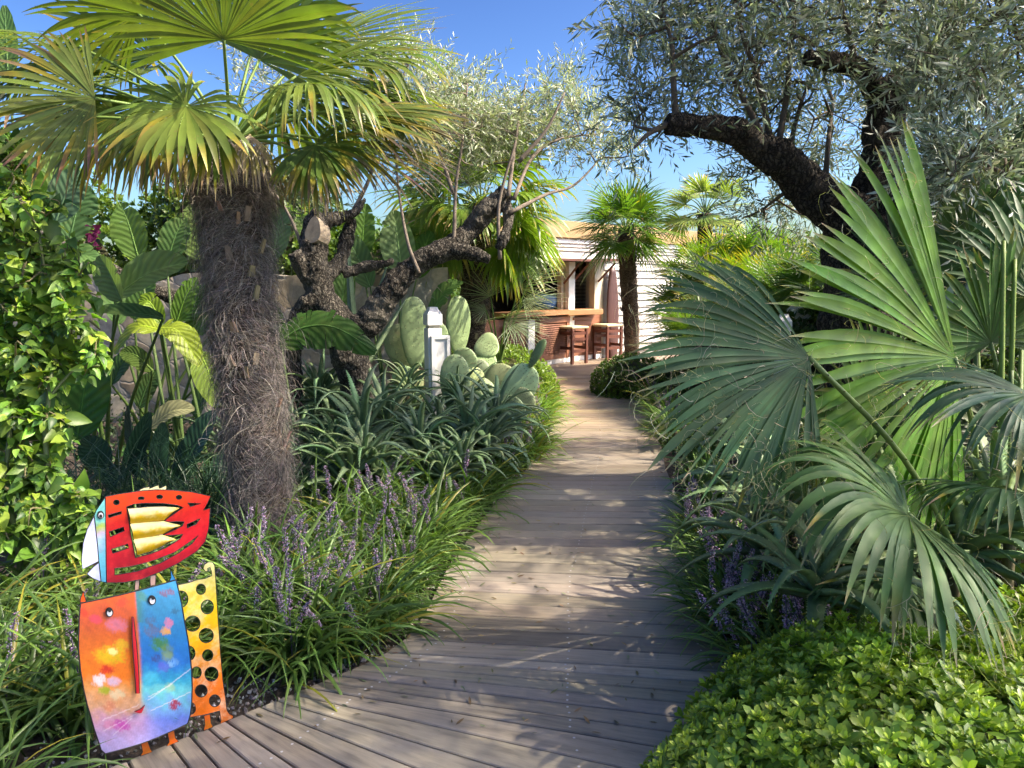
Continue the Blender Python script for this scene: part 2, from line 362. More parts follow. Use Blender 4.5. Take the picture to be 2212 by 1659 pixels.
def deck():
    r = R_(5); mb = MB(); sc_ = []
    seg = np.linalg.norm(np.diff(EL, axis=0), axis=1); s = np.concatenate([[0], np.cumsum(seg)]); x = 0; pts = []
    while x < s[-1]:
        p = np.array([np.interp(x, s, EL[:, 0]), np.interp(x, s, EL[:, 1])]); y = p[1]
        ang = math.radians(np.interp(y, AN[:, 0], AN[:, 1])); d = np.array([math.cos(ang), math.sin(ang)])
        t = np.linspace(.3, 3.2, 400); q = p+d*t[:, None]; xr = np.interp(q[:, 1], ER[:, 1], ER[:, 0]); k = np.argmax(q[:, 0] > xr); k = k if k > 0 else 399
        pts.append((p, q[k])); x += .066 if 2.4 < y < 3.02 else .14
    for (a, b), (c, d) in zip(pts[:-1], pts[1:]):
        v1 = nrm(c-a)*.004; v2 = nrm(d-b)*.004; tint = np.array([1, .98, .96])*math.exp(r.normal()*.2)*np.array([1, 1+r.normal()*.025, 1+r.normal()*.05])
        fr_ = min(max((a[1]-5.5)/6, 0), 1); tint = tint*(1-fr_+fr_*np.array([1.0, .80, .62]))
        board(mb, a+v1, b+v2, d-v2, c-v1, r.normal()*.0008, tint, r, sc_)
    o = tag(mb.build('path', M['deck'], smooth=False), kind='structure')
    mb = MB(); y = 12.7
    while y < 18.5:
        tint = np.array([1.12, .95, .82])*math.exp(r.normal()*.1); board(mb, (-3.5, y+.0025), (5.5, y+.0025), (5.5, y+.1395), (-3.5, y+.1395), -.002, tint, r); y += .142
    tag(mb.build('terrace', M['deck'], smooth=False), kind='structure')
    # black sheet under the boards that paints the gaps as dark as shade
    mb = MB(); L = [np.array([*a, -.045]) for a, b in pts]; Rr = [np.array([*b, -.045]) for a, b in pts]
    for i in range(len(pts)-1):
        mb.add([L[i], Rr[i], Rr[i+1], L[i+1]], [np.array([[0, 1, 2, 3]])])
    box(mb, -3.5, 5.5, 12.7, 18.5, -.055, -.034)
    tag(mb.build('path_underside', M['black'], smooth=False), kind='structure')
    mb = MB(); th = np.arange(8)*PI/4; ring = np.stack([np.cos(th)*.005, np.sin(th)*.005, 0*th], 1)
    for p in sc_: mb.add(ring+np.array(p), [np.array([np.arange(8)])], (.5, .5, .5))
    tag(mb.build('path_screws', M['spine'], smooth=False), kind='structure')
deck()
def litter():
    r = R_(15); n = 420; i = r.integers(1, len(EL)-2, n); t = r.random((n, 1)); a = EL[i]*(1-t)+EL[i+1]*t; xr = np.interp(a[:, 1], ER[:, 1], ER[:, 0]); u = r.beta(.7, .9, n); P = np.stack([a[:, 0]*(1-u)+xr*u, a[:, 1]+u*-.1, np.full(n, .003)], 1)
    d = np.concatenate([r.normal(size=(n, 2)), r.normal(size=(n, 1))*.06], 1); mb = MB(); c = jit((.24, .17, .08), n, r, .1, .4); g = r.random(n) < .4; c[g] = jit((.2, .23, .13), g.sum(), r, .05, .3)
    inst(mb, leaf_tm(.24, 3, fold=.2, bend=-.12), frames(nrm(d), UP, r, .25), P, r.uniform(.018, .05, n), c); tag(mb.build('leaf_litter', M['olive']), kind='stuff')
litter()
def gravel():
    r = R_(9); mb = MB(); n = 2600; k = 0
    ico = np.array([[0, 0, 1], [1, 0, 0], [0, 1, 0], [-1, 0, 0], [0, -1, 0], [0, 0, -.6]]); F_ = np.array([[0, 1, 2], [0, 2, 3], [0, 3, 4], [0, 4, 1], [5, 2, 1], [5, 3, 2], [5, 4, 3], [5, 1, 4]])
    i = r.integers(0, len(EL)-2, n); t = r.random((n, 1)); P = EL[i]*(1-t)+EL[i+1]*t + np.stack([-np.abs(r.normal(size=n))*.22-.02, np.abs(r.normal(size=n))*.12+.01], 1)
    i2 = r.integers(0, len(ER)-2, 500); t = r.random((500, 1)); P2 = ER[i2]*(1-t)+ER[i2+1]*t+np.stack([np.abs(r.normal(size=500))*.2+.02, 0*t[:, 0]], 1)
    P = np.concatenate([P, P2]); n = len(P); T = np.concatenate([P, np.full((n, 1), -.052)], 1); S = r.uniform(.004, .012, n)*np.where(r.random(n) > .95, 1.8, 1)
    R3 = frames(r.normal(size=(n, 3)), r.normal(size=(n, 3))); V = ico[None]*r.uniform(.6, 1.2, (n, 6, 1)); W = np.einsum('nij,nkj->nki', R3, V)*S[:, None, None]+T[:, None]
    f = (F_[None]+(np.arange(n)*6)[:, None, None]).reshape(-1, 3); C = np.repeat(jit((.3, .28, .25), n, r, .05, .5), 6, 0)
    tag(MB().add(W.reshape(-1, 3), [f], C).build('gravel', colmat('stone_bits', .9), smooth=False), kind='stuff')
gravel()

# ------------------------------------------------------------ bar building (local frame: u right, v towards viewer, w up)
B0 = gnd(1234, 779); B1 = gnd(1300, 772.5); BU = nrm(np.array([B1[0]-B0[0], B1[1]-B0[1], 0])); BV = np.array([BU[1], -BU[0], 0])
BM = np.eye(4); BM[:3, 0] = BU; BM[:3, 1] = -BV; BM[:3, 2] = [0, 0, 1]; BM[:3, 3] = B0
bar = bpy.data.objects.new('bar_building', None); COL.objects.link(bar); bar.matrix_world = Matrix(BM.tolist())
tag(bar, 'white clapboard beach bar with wooden counter and ochre roof band beyond the boardwalk', 'building')
def FP(px, py, v=0.0):      # -> (u, w) on the facade plane moved v towards the viewer
    r = ray(px, py); p0 = B0 + BV*v; t = np.dot(p0-np.array([0, 0, H]), BV)/np.dot(r, BV); P = np.array([0, 0, H])+r*t
    return float(np.dot(P-B0, BU)), float(P[2])
def bx(mb, px0, px1, py0, py1, v0, v1, bev=0.0, C=(1, 1, 1)):
    """box from pixel extents at front v1; depth v0..v1 towards viewer (local y = -v)"""
    u0, wt = FP(px0, py0, v1); u1, wb = FP(px1, py1, v1)
    box(mb, min(u0, u1), max(u0, u1), -v1, -v0, min(wt, wb), max(wt, wb), C, None, bev); return u0, u1, wb, wt
def part(name, mb, mat, par=None, smooth=False): return mb.build(name, M[mat] if isinstance(mat, str) else mat, par or bar, smooth)
uL = FP(1060, 700)[0]; uR = 6.5
uj, _ = FP(1285, 700); uj1, _ = FP(1301, 700); wtop = FP(1250, 519)[1]; wop = FP(1250, 566)[1]; wf0 = FP(1250, 517)[1]; wf1 = FP(1250, 481)[1]
def clap(mb, u0, u1, w0, w1, v=0.0, p=.165):
    w = w0
    while w < w1-1e-3:
        h = min(p, w1-w); V = np.array([[u0, -v-.045, w], [u1, -v-.045, w], [u1, -v-.006, w+h], [u0, -v-.006, w+h], [u0, -v, w], [u1, -v, w]], float)
        mb.add(V, [np.array([[0, 1, 2, 3], [4, 5, 1, 0]])]); w += h
mb = MB(); clap(mb, uL-1.5, uR, wop+.06, wf0-.1); clap(mb, uj1, uR, .1, wop+.06)
box(mb, uj1, uR, .003, .5, 0, wf0); box(mb, uL-1.5, uj1, .003, .2, wop+.05, wf0)
part('wall', mb, 'siding')
mb = MB(); box(mb, uL-1.6, uR, -.16, .6, wf0, wf1, bev=.01); part('fascia', mb, 'ochre')
mb = MB(); box(mb, uL-1.6, uR, -.1, -.003, wf0-.1, wf0-.004, bev=.01); box(mb, uL-1.6, uR, -.06, -.004, wf0-.17, wf0-.104, bev=.006); part('cornice', mb, 'white')
mb = MB(); u0 = FP(1205, 480)[0]; u1 = FP(1275, 480)[0]
for k in range(4): box(mb, u0+.2*k, uR, .3+.45*k, .8+.45*k, wf1+.003+.05*k, wf1+.04+.05*k)
part('roof', mb, 'slate')
# interior
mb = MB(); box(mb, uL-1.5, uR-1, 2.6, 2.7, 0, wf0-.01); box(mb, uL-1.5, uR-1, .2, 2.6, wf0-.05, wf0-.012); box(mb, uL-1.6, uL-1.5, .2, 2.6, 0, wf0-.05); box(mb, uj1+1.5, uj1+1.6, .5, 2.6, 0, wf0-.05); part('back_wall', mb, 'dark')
mb = MB(); bx(mb, 1257, 1310, 560, 780, -1.6, -1.5); part('inner_wall', mb, 'cream')
mb = MB(); bx(mb, 1259.5, 1263, 565, 780, -1.5, -1.45); part('door_frame', mb, 'panelw')
mb = MB(); u, wq = FP(1283, 618, -1.4); th = np.linspace(0, 2*PI, 33)
mb.add(*tube(np.stack([u+.28*np.cos(th), 0*th+1.42, wq+.42*np.sin(th)], 1), .02, 6, False)); mr = part('mirror', mb, 'counter', smooth=True)
mb = MB(); V = np.stack([u+.27*np.cos(th[:-1]), 0*th[:-1]+1.44, wq+.41*np.sin(th[:-1])], 1); mb.add(V, [np.array([np.arange(32)])]); gl = NT('mirror_glass'); gl.p.inputs['Metallic'].default_value = 1; gl.p.inputs['Roughness'].default_value = .05; gl.p.inputs['Base Color'].default_value = (.7, .6, .45, 1)
mb.build('glass', gl.m, mr)
mb = MB(); u, wq = FP(1282.5, 588, -1.2); mb.add(*tube([[u, 1.2, wq+.5], [u, 1.2, wq+.14], [u, 1.2, wq+.12], [u, 1.2, wq-.1]], [.008, .01, .05, .12], 12)); part('pendant_lamp', mb, 'black', smooth=True)
# posts
mb = MB(); bx(mb, 1213.5, 1227, 563, 690, -.14, -.02); part('inner_post', mb, 'cream')
mb = MB(); u0, u1 = FP(1228, 700, .1)[0], FP(1241, 700, .1)[0]; box(mb, u0, u1, -.1, -.0, 0, wop, bev=.006); part('post', mb, 'white')
mb = MB(); bx(mb, 1285.5, 1301, 563, 772, -.12, .034, .005); part('jamb', mb, 'cream')
mb = MB(); u0, w0 = FP(1137.5, 760, .35); u1, w1 = FP(1151.5, 700, .35); box(mb, u0, u1, -.4, -.28, 0, FP(1144, 691, .35)[1], bev=.006); part('post', mb, 'white')
# counter: right leg follows the facade, left leg comes forward a little
mb = MB(); bx(mb, 1229, 1303, 669.5, 679, -.35, .28, .012); part('countertop', mb, 'counter')
mb = MB(); u0 = FP(1085, 690, .5)[0]; u1 = FP(1229, 680, .28)[0]; wc = FP(1229, 669.5, .28)[1]; tk = wc-FP(1229, 679, .28)[1]
V = []
for z in (wc-tk, wc-.003): V += [[u0, -.75, z], [u1-.003, -.3, z], [u1-.003, .3, z], [u0, -.2, z]]
mb.add(V, [np.array([[3, 2, 1, 0], [4, 5, 6, 7], [0, 1, 5, 4], [1, 2, 6, 5], [2, 3, 7, 6], [3, 0, 4, 7]])]); part('countertop', mb, 'counter')
wp1 = FP(1240, 682, .1)[1]
mb = MB(); ua, ub = FP(1242, 700, .06)[0], FP(1300, 700, .06)[0]
box(mb, ua, ub, -.05, 0, .1, wp1); part('counter_front', mb, 'panelw')
mb = MB(); bx(mb, 1243, 1276, 690.5, 734, .055, .09, .004); bx(mb, 1240, 1276, 686, 690, .055, .14, .004); part('folding_shelf', mb, 'panelw')
def louvre(mb, u0, u1, w0, w1, v, skew=0.0):
    w = w0
    while w < w1-.03:
        vb = v; V = [[u0, -v-.035-skew, w], [u1, -v-.035, w], [u1, -v, w+.036], [u0, -v-skew, w+.036], [u0, -v-.03-skew, w-.008], [u1, -v-.03, w-.008], [u1, -v+.005, w+.028], [u0, -v+.005-skew, w+.028]]
        mb.add(V, [np.array([[0, 1, 2, 3], [7, 6, 5, 4], [4, 5, 1, 0]])]); w += .042
mb = MB(); w1 = FP(1270, 737, .06)[1]; louvre(mb, FP(1260, 740, .06)[0], ub-.03, .14, w1, .055); part('louvre', mb, 'panelw')
uA, uB = FP(1159, 740, .2)[0], FP(1219, 740, .1)[0]; sk = .2
mb = MB(); wl1 = FP(1190, 697, .15)[1]; louvre(mb, uA, uB, .2, wl1, .12, sk); part('louvre', mb, 'panelw')
def skewbox(mb, u0, u1, w0, w1, v0, v1, s0, s1):
    V = []
    for z in (w0, w1): V += [[u0, -v1-s0, z], [u1, -v1-s1, z], [u1, -v0-s1, z], [u0, -v0-s0, z]]
    mb.add(V, [np.array([[3, 2, 1, 0], [4, 5, 6, 7], [0, 1, 5, 4], [1, 2, 6, 5], [2, 3, 7, 6], [3, 0, 4, 7]])])
mb = MB(); skewbox(mb, uL-.6, uB+.15, .1, wp1, -.03, .1, .2+.25, .0); skewbox(mb, uA, uB, .1, .19, .1, .16, sk, 0); skewbox(mb, uA-.08, uA-.004, .1, wp1, .1, .17, sk, sk); skewbox(mb, uB+.004, uB+.1, .1, wp1, .1, .17, 0, -.02); skewbox(mb, uA-.08, uB+.1, wl1+.004, wp1-.003, .1, .165, sk, 0)
part('counter_front', mb, 'panelw')
mb = MB(); skewbox(mb, uL-.6, uB+.15, 0.002, .095, -.03, .13, .2+.25, .0); box(mb, ua, ub, -.07, 0, .002, .095); part('plinth', mb, 'white')
mb = MB(); louvre(mb, FP(1085, 740, .5)[0], FP(1125, 740, .5)[0], .2, wl1, .5); part('louvre', mb, 'panelw')
# raised shutter flaps with struts
mb = MB()
for (pa, pb) in (((1158, 558), (1300, 562.5)), ((1302, 560), (1352, 563))):
    u0, w0 = FP(pa[0], pa[1], .55); u1, w1 = FP(pb[0], pb[1], .55); wh = wop+.01
    V = np.array([[u0, -.62, w0-.03], [u1, -.62, w0-.03], [u1, -.034, wh], [u0, -.034, wh], [u0, -.62, w0+.015], [u1, -.62, w0+.015], [u1, -.034, wh+.045], [u0, -.034, wh+.045]])
    mb.add(V, [np.array([[3, 2, 1, 0], [4, 5, 6, 7], [0, 1, 5, 4], [1, 2, 6, 5], [2, 3, 7, 6], [3, 0, 4, 7]])])
part('shutter_flap', mb, 'stoolw')
def strut(a, b):
    u0, w0 = FP(*a, .5); u1, w1 = FP(*b, .04); mb = MB(); mb.add(*tube([[u0, -.5, w0], [u1, -.06, w1]], .028, 4)); part('strut', mb, 'stoolw')
strut((1252, 569), (1217, 612)); strut((1272, 570), (1241, 604)); strut((1329, 568), (1291, 608))
# things on / beside the bar
mb = MB(); u, w_ = FP(1181, 680, -.3); th = np.linspace(0, PI, 9)
mb.add(*tube(smooth_path([[u, .35, wc+.003], [u, .35, wc+.1], [u, .35, wc+.26], [u, .35, wc+.32]], 10), [.16, .2, .23, .24, .25, .25, .24, .22, .16, .05], 20)); o = part('ice_bucket', mb, 'blue', smooth=True)
o.parent = None; o.matrix_world = bar.matrix_world.copy(); tag(o, 'big blue bucket standing on the bar counter behind the palm fronds', 'bucket')
# standing wooden board behind the slim palm
mb = MB(); zs = np.linspace(0, 1, 18); hb = FP(1330, 577, .3)[1]; uc = FP(1333, 700, .3)[0]
for s in (0, 1):
    wd = .2*np.sin(PI*np.clip(.12+zs*.84, 0, 1))**.55
P = []
for i, z in enumerate(zs):
    for a in np.linspace(0, 2*PI, 12, endpoint=False): P.append([uc+wd[i]*math.cos(a), -.14-.05*math.sin(a)-.06*(1-z), z*hb])
idx = np.arange(18*12).reshape(18, 12); f = np.stack([idx[:-1], np.roll(idx[:-1], -1, 1), np.roll(idx[1:], -1, 1), idx[1:]], -1).reshape(-1, 4); mb.add(P, [f, np.array([idx[-1]])])
o = part('paddle_board', mb, 'boardw', smooth=True); o.parent = None; o.matrix_world = bar.matrix_world.copy(); tag(o, 'dark brown wooden board leaning upright on the clapboard wall behind the slim palm', 'board')
mb = MB(); u, w_ = FP(1252, 600, -1.0); r = R_(3); n = 9
xs = np.linspace(-.2, .18, n); P = np.array([[[u+x, 1.0+.04*math.sin(i*2.1), z] for i, x in enumerate(xs)] for z in np.linspace(w_+.1, .9, 24)]); Cc = np.where((np.arange(24) % 2)[:, None, None] == 0, np.array([.34, .35, .36]), np.array([.12, .12, .13]))*np.ones((24, n, 3))
idx = np.arange(24*n).reshape(24, n); f = np.stack([idx[:-1, :-1], idx[:-1, 1:], idx[1:, 1:], idx[1:, :-1]], -1).reshape(-1, 4); mb.add(P, [f], Cc.reshape(-1, 3))
o = part('hanging_cloth', mb, colmat('striped_cloth', .8), smooth=True); o.parent = None; o.matrix_world = bar.matrix_world.copy(); tag(o, 'grey striped cloth hanging in the dark opening behind the counter', 'cloth')
# bar stools
def stool(loc, rz, label, first=None):
    if first is not None:
        t = copy_tree(first); t.location = loc; t.rotation_euler = (0, 0, rz); t['label'] = label; return t
    t = empty('bar_stool', loc, label, 'stool', 'wooden bar stools at the counter', rz); h = .76; a = .2
    for i, (x, y) in enumerate(((-1, -1), (1, -1), (1, 1), (-1, 1))):
        mb = MB(); box(mb, x*a-.026, x*a+.026, y*a-.026, y*a+.026, 0, h-.05, bev=.003); part('leg', mb, 'stoolw', t)
    mb = MB()
    for (z, k) in ((.26, 0), (.32, 1), (.5, 0), (.62, 1), (.62, 0)):
        for s in (-1, 1):
            if k: box(mb, s*a-.015, s*a+.015, -a+.026, a-.026, z-.03, z+.03)
            else: box(mb, -a+.026, a-.026, s*a-.014, s*a+.014, z-.03, z+.03)
    part('stretcher', mb, 'stoolw', t)
    mb = MB(); box(mb, -a-.035, a+.035, -a-.035, a+.035, h-.05, h, bev=.016); part('seat', mb, paint('rush_seat', (.62, .52, .3), .8), t); return t
st = stool(tuple(gnd(1236, 784)), math.radians(40), 'wooden bar stool with pale woven seat in front of the white counter post')
stool(tuple(gnd(1312, 776)), math.radians(36), 'wooden bar stool with pale woven seat half hidden by the slim palm trunk', st)
stool(tuple(gnd(1105, 789)), math.radians(20), 'wooden bar stool with pale seat seen behind the small fan palm, leftmost at the counter', st)

# ------------------------------------------------------------ rubble stone wall at the left
def stonewall():
    m = NT('rubble_stone'); o = m.obj(); wv = m.noise(o, 2.5, 3); dd = m.n('ShaderNodeVectorMath', operation='MULTIPLY_ADD'); m.l(wv.outputs[1], dd.inputs[0]); dd.inputs[1].default_value = (.55, .55, .55); m.l(o, dd.inputs[2])
    v1 = m.n('ShaderNodeTexVoronoi', feature='DISTANCE_TO_EDGE'); v2 = m.n('ShaderNodeTexVoronoi')
    for v in (v1, v2): v.inputs['Scale'].default_value = 2.5; m.l(dd.outputs[0], v.inputs['Vector'])
    bw = m.n('ShaderNodeSeparateColor'); m.l(v2.outputs['Color'], bw.inputs[0]); n1 = m.noise(o, 14, 7, .7)
    c = m.ramp(bw.outputs[0], [(0, (.26, .19, .12)), (.35, (.50, .40, .27)), (.65, (.36, .33, .27)), (1, (.60, .49, .33))])
    c = m.mul(c, m.mapr(n1.outputs[0], .25, .75, .6, 1.25)); e = m.mapr(v1.outputs[0], 0, .07, .75, 0); c = m.mix(e, c, (.42, .37, .30)); m.l(c, m.p.inputs['Base Color'])
    m.p.inputs['Roughness'].default_value = .9; m.bump(m.mapr(v1.outputs[0], 0, .06, 0, 1), .4, .03)
    mb = MB(); n = 90; k = 26; x = np.linspace(-9, -.75, n); z = np.linspace(-.06, 1, k); X, Z = np.meshgrid(x, z, indexing='ij'); top = 1.72+.1*nz(np.stack([x, 0*x, 0*x], 1), 2)
    P = np.stack([X, 8.7+.25*X*-.15, Z*top[:, None]], -1); P[..., 1] += nz(P, 4)*.035-.0; i, j = np.meshgrid(np.arange(n-1), np.arange(k-1), indexing='ij'); i = i.ravel(); j = j.ravel()
    f = np.stack([i*k+j, (i+1)*k+j, (i+1)*k+j+1, i*k+j+1], 1); P2 = P.copy(); P2[..., 1] += .4
    mb.add(P.reshape(-1, 3), [f]); mb.add(P2.reshape(-1, 3), [f[:, ::-1]])
    a = np.arange(n-1); T = np.concatenate([P[:, -1], P2[:, -1]]); mb.add(T, [np.stack([a, a+1, a+1+n, a+n], 1)])
    tag(mb.build('stone_wall', m.m), 'pale rubble stone garden wall seen between the big leaves at the left', 'wall')
stonewall()

# ------------------------------------------------------------ white bollard lamps and the white panel at the far left
def bollard(loc, h, wd, rz, label, plaque=True):
    t = empty('bollard_lamp', loc, label, 'bollard', 'white wooden bollard lamps', rz); a = wd/2
    mb = MB(); box(mb, -a, a, -a, a, -.06, h-.2, bev=.006); part('post', mb, 'white', t)
    mb = MB(); box(mb, -a*.8, a*.8, -a*.8, a*.8, h-.2, h-.17); part('neck', mb, 'cream', t)
    mb = MB(); V = []
    for z, s in ((h-.17, 1.08), (h-.07, 1.08), (h-.02, .62), (h, .55)):
        V += [[-a*s, -a*s, z], [a*s, -a*s, z], [a*s, a*s, z], [-a*s, a*s, z]]
    f = [[3, 2, 1, 0], [12, 13, 14, 15]]
    for l in range(3):
        for i in range(4): j = (i+1) % 4; f.append([l*4+i, l*4+j, l*4+4+j, l*4+4+i])
    mb.add(V, [np.array(f)]); part('cap', mb, 'white', t)
    if plaque:
        mb = MB(); w2 = a*1.35; box(mb, -w2+.04, w2+.04, -a-.035, -a-.002, .1, h-.27, bev=.004); pq = part('sign_board', mb, 'white', t)
        mb = MB(); y0, y1 = -a-.05, -a-.0355; x0, x1, z0, z1 = -w2+.04, w2+.04, .1, h-.27
        for q in ((x0, x1, z1-.03, z1), (x0, x0+.03, z0, z1-.031), (x1-.03, x1, z0, z1-.031)): box(mb, q[0], q[1], y0, y1, q[2], q[3], bev=.002)
        part('rim', mb, 'white', pq)
    return t
P = at(936, 780, 7.1); bollard((P[0], P[1], 0), 1.6-(662-614)/F*P[1], .135, math.radians(24), 'white square bollard with a blank white board on it, beside the prickly pear')
P = at(1722, 660, 8.0); bollard((P[0]+.12, 8.3, 0), P[2]+.02, .17, math.radians(10), 'white bollard with a faceted cap behind the big fan leaves', False)
P = at(1708, 690, 7.6); bollard((P[0]-.04, 7.7, 0), P[2]+.05, .13, math.radians(-8), 'lower white post with a small blank board in front of the capped bollard', False)
mb = MB(); G = gnd(20, 1290); box(mb, -.9, .0, -.03, .03, -.06, 1.45, bev=.004); o = mb.build('white_panel', M['white'], None, False); o.location = (G[0]+.10, G[1]-.25, 0); o.rotation_euler = (0, 0, math.radians(12)); tag(o, 'white painted panel behind the leafy climber at the left edge', 'panel')
# small round recessed light at the deck edge
g = gnd(1012, 1185); t = empty('deck_light', (g[0], g[1], 0), 'small round metal spotlight recessed in the left edge of the boardwalk', 'light')
met = NT('steel'); met.p.inputs['Metallic'].default_value = 1; met.p.inputs['Base Color'].default_value = (.5, .5, .5, 1); met.p.inputs['Roughness'].default_value = .35
mb = MB(); mb.add(*tube([[0, 0, .001], [0, 0, .006]], .042, 24)); mb.build('rim', met.m, t, False)
mb = MB(); mb.add(*tube([[0, 0, .0065], [0, 0, .008]], .026, 20)); mb.build('lens', M['black'], t, False)
# ------------------------------------------------------------ plant generators
UP = np.array([0, 0, 1.])
def scr(v): return nrm(np.array([v[0], -v[2], v[1]], float))     # (right, up, towards viewer) -> world
def fan(mb, hub, axis, normal, Rr, r, nseg=40, span=200, split=.5, droop=.5, cup=.1, shift=0, c0=(.07, .15, .03), c1=(.3, .22, .06), dry=.12, K=12, wf=1.0, fold=.4, rough=.05, limp=0.0):
    a = nrm(axis); n = nrm(normal-a*np.dot(normal, a)); s = np.cross(a, n); half = math.radians(span)/2
    sh_ = math.radians(shift); an = np.linspace(-half, half, nseg)+sh_; dan = an[1]-an[0]; q = np.abs(an)/(half+abs(sh_))
    d0 = nrm(np.cos(an)[:, None]*a+np.sin(an)[:, None]*s+n*(cup-.12*q[:, None])+r.normal(size=(nseg, 3))*rough*.35)
    sd = -np.sin(an)[:, None]*a+np.cos(an)[:, None]*s
    L = Rr*(1-.28*q**2.2)*(1+r.normal(size=nseg)*.045); t = np.linspace(0, 1, K)
    sp = np.clip(split+r.normal(size=nseg)*.05, .2, .8)
    g = (droop*(1+r.normal(size=nseg)*.35))[:, None]*np.clip(t[None]-.25, 0, 1)**1.4*1.8 + (limp*(r.random(nseg) < .35))[:, None]*np.clip(t[None]-sp[:, None], 0, 1)*7
    D = nrm(d0[:, None]-UP*g[..., None]); step = L[:, None, None]/(K-1)
    P = np.concatenate([np.zeros((nseg, 1, 3)), np.cumsum((D[:, 1:]+D[:, :-1])*.5*step, 1)], 1)+np.asarray(hub)
    rad = t[None]*L[:, None]; ws = sp*L*math.tan(dan/2)*1.03*wf
    tt = np.clip((t[None]-sp[:, None])/(1-sp[:, None]), 0, 1)
    W = np.where(t[None] < sp[:, None], rad*math.tan(dan/2)*1.04*wf, ws[:, None]*(1-tt**1.7)*(1+.5*tt*(1-tt)))+.0008
    S = sd[:, None]-D*np.sum(sd[:, None]*D, -1, keepdims=True); S = nrm(S)
    tw = (r.normal(size=nseg)*.5)[:, None]*np.clip(t[None]-sp[:, None], 0, 1); N0 = np.cross(S, D)
    S = nrm(S*np.cos(tw)[..., None]+N0*np.sin(tw)[..., None])
    base = jit(c0, nseg, r, .05, .12)[:, None]*(1+.25*(t[None, :, None]-.3)); dr = dry*np.exp(r.normal(size=nseg)*.6)
    k = np.clip((t[None]-(1-dr[:, None]))/np.maximum(dr[:, None]*.6, .02), 0, 1)[..., None]*(dry > 0)
    tip = jit(c1, nseg, r, .1, .3)[:, None]; yel = np.array([.30, .25, .03]); kk = np.clip(k*2, 0, 1); k2 = np.clip(k*2-1, 0, 1)
    C = base*(1-kk)+yel*kk; C = C*(1-k2)+tip*k2
    V, f, CC, U = strip(P, W, S, C, fold*.5, np.cross(S, D)); mb.add(V, [f], CC, U); return P
def threads(mb, P, n, r, c=(.42, .36, .22), ln=.12, lo=.5):
    """curly pale threads hanging between the segments"""
    m, k, _ = P.shape; K = 9; i = r.integers(0, m, n); j = r.integers(int(k*lo), k, n); st = P[i, j]
    d = r.normal(size=(n, 3)); ang = r.uniform(2, 7, n); l = ln*np.exp(r.normal(size=n)*.5); t = np.linspace(0, 1, K)
    u = nrm(d); v = nrm(np.cross(u, r.normal(size=(n, 3)))); D = u[:, None]*np.cos(ang[:, None]*t)[..., None]+v[:, None]*np.sin(ang[:, None]*t)[..., None]-UP*.35
    Q = st[:, None]+np.cumsum(D*(l/K)[:, None, None], 1); S = nrm(np.cross(D, r.normal(size=(n, 1, 3)))); V, f, C, U = strip(Q, np.full((n, K), .0007), S, jit(c, n, r)); mb.add(V, [f], C)
def petiole(p0, p1, r0, r1, bow=(0, 0, 0), c=(.12, .2, .05), parent=None, name='petiole', mat='stem', teeth=False, r=None):
    mid = (np.asarray(p0)+p1)/2+np.asarray(bow); P, rr = smooth_path([p0, mid, p1], 12, [r0, (r0+r1)*.45, r1]); mb = MB(); mb.add(*tube(P, rr, 6, True, c))
    if teeth:
        T = nrm(np.gradient(P, axis=0)); k = 26
        for i in range(k):
            x = i/k*11; a = int(x); p = P[a]*(1-(x-a))+P[min(a+1, 11)]*(x-a); s = nrm(np.cross(T[a], UP))*(1 if i % 2 else -1); q = p+s*rr[a]*.8
            mb.add([q-T[a]*.006, q+T[a]*.006, q+s*.012+T[a]*.004], [np.array([[0, 1, 2]])], (.2, .14, .04))
    o = mb.build(name, M[mat]); 
    if parent is not None: o.parent = parent
    return o
def frond(root, crown, hub, axis, normal, Rr, r, pr=(.014, .007), bow=(0, 0, .05), pc=(.14, .22, .05), mat='palm', thr=0, teeth=False, **kw):
    mb = MB(); P = fan(mb, hub, axis, normal, Rr, r, **kw)
    if thr: threads(mb, P, int(thr*1.5), r, (.5, .45, .3)); threads(mb, P, thr//3, r, (.5, .45, .3), ln=.16, lo=0)
    o = mb.build('frond', M[mat]); keep(o, root)
    pt = petiole(crown, hub, pr[0], pr[1], bow, pc, teeth=teeth); pt.parent = o
    return o
def auto_fronds(root, crown, n, r, pl, Rr, emin=-40, emax=80, mat='palm', flat=.3, az0=0, **kw):
    for i in range(n):
        fz = (i+.5)/n; e = math.radians(emax+(emin-emax)*fz**.85+r.normal()*6); ph = az0+i*2.39996+r.normal()*.2
        p = np.array([math.cos(ph)*math.cos(e), math.sin(ph)*math.cos(e), math.sin(e)]); L = pl*(1+r.normal()*.12)
        hub = np.asarray(crown)+p*L-UP*L*.12*math.cos(e); ax = nrm(p-UP*(.12+.25*math.cos(e))+r.normal(size=3)*.1)
        nn = nrm(np.cross(np.cross(ax, UP), ax)+r.normal(size=3)*flat)
        frond(root, np.asarray(crown)+p*.05, hub, ax, nn, Rr*(1+r.normal()*.08), r, bow=UP*L*.08, mat=mat, **kw)
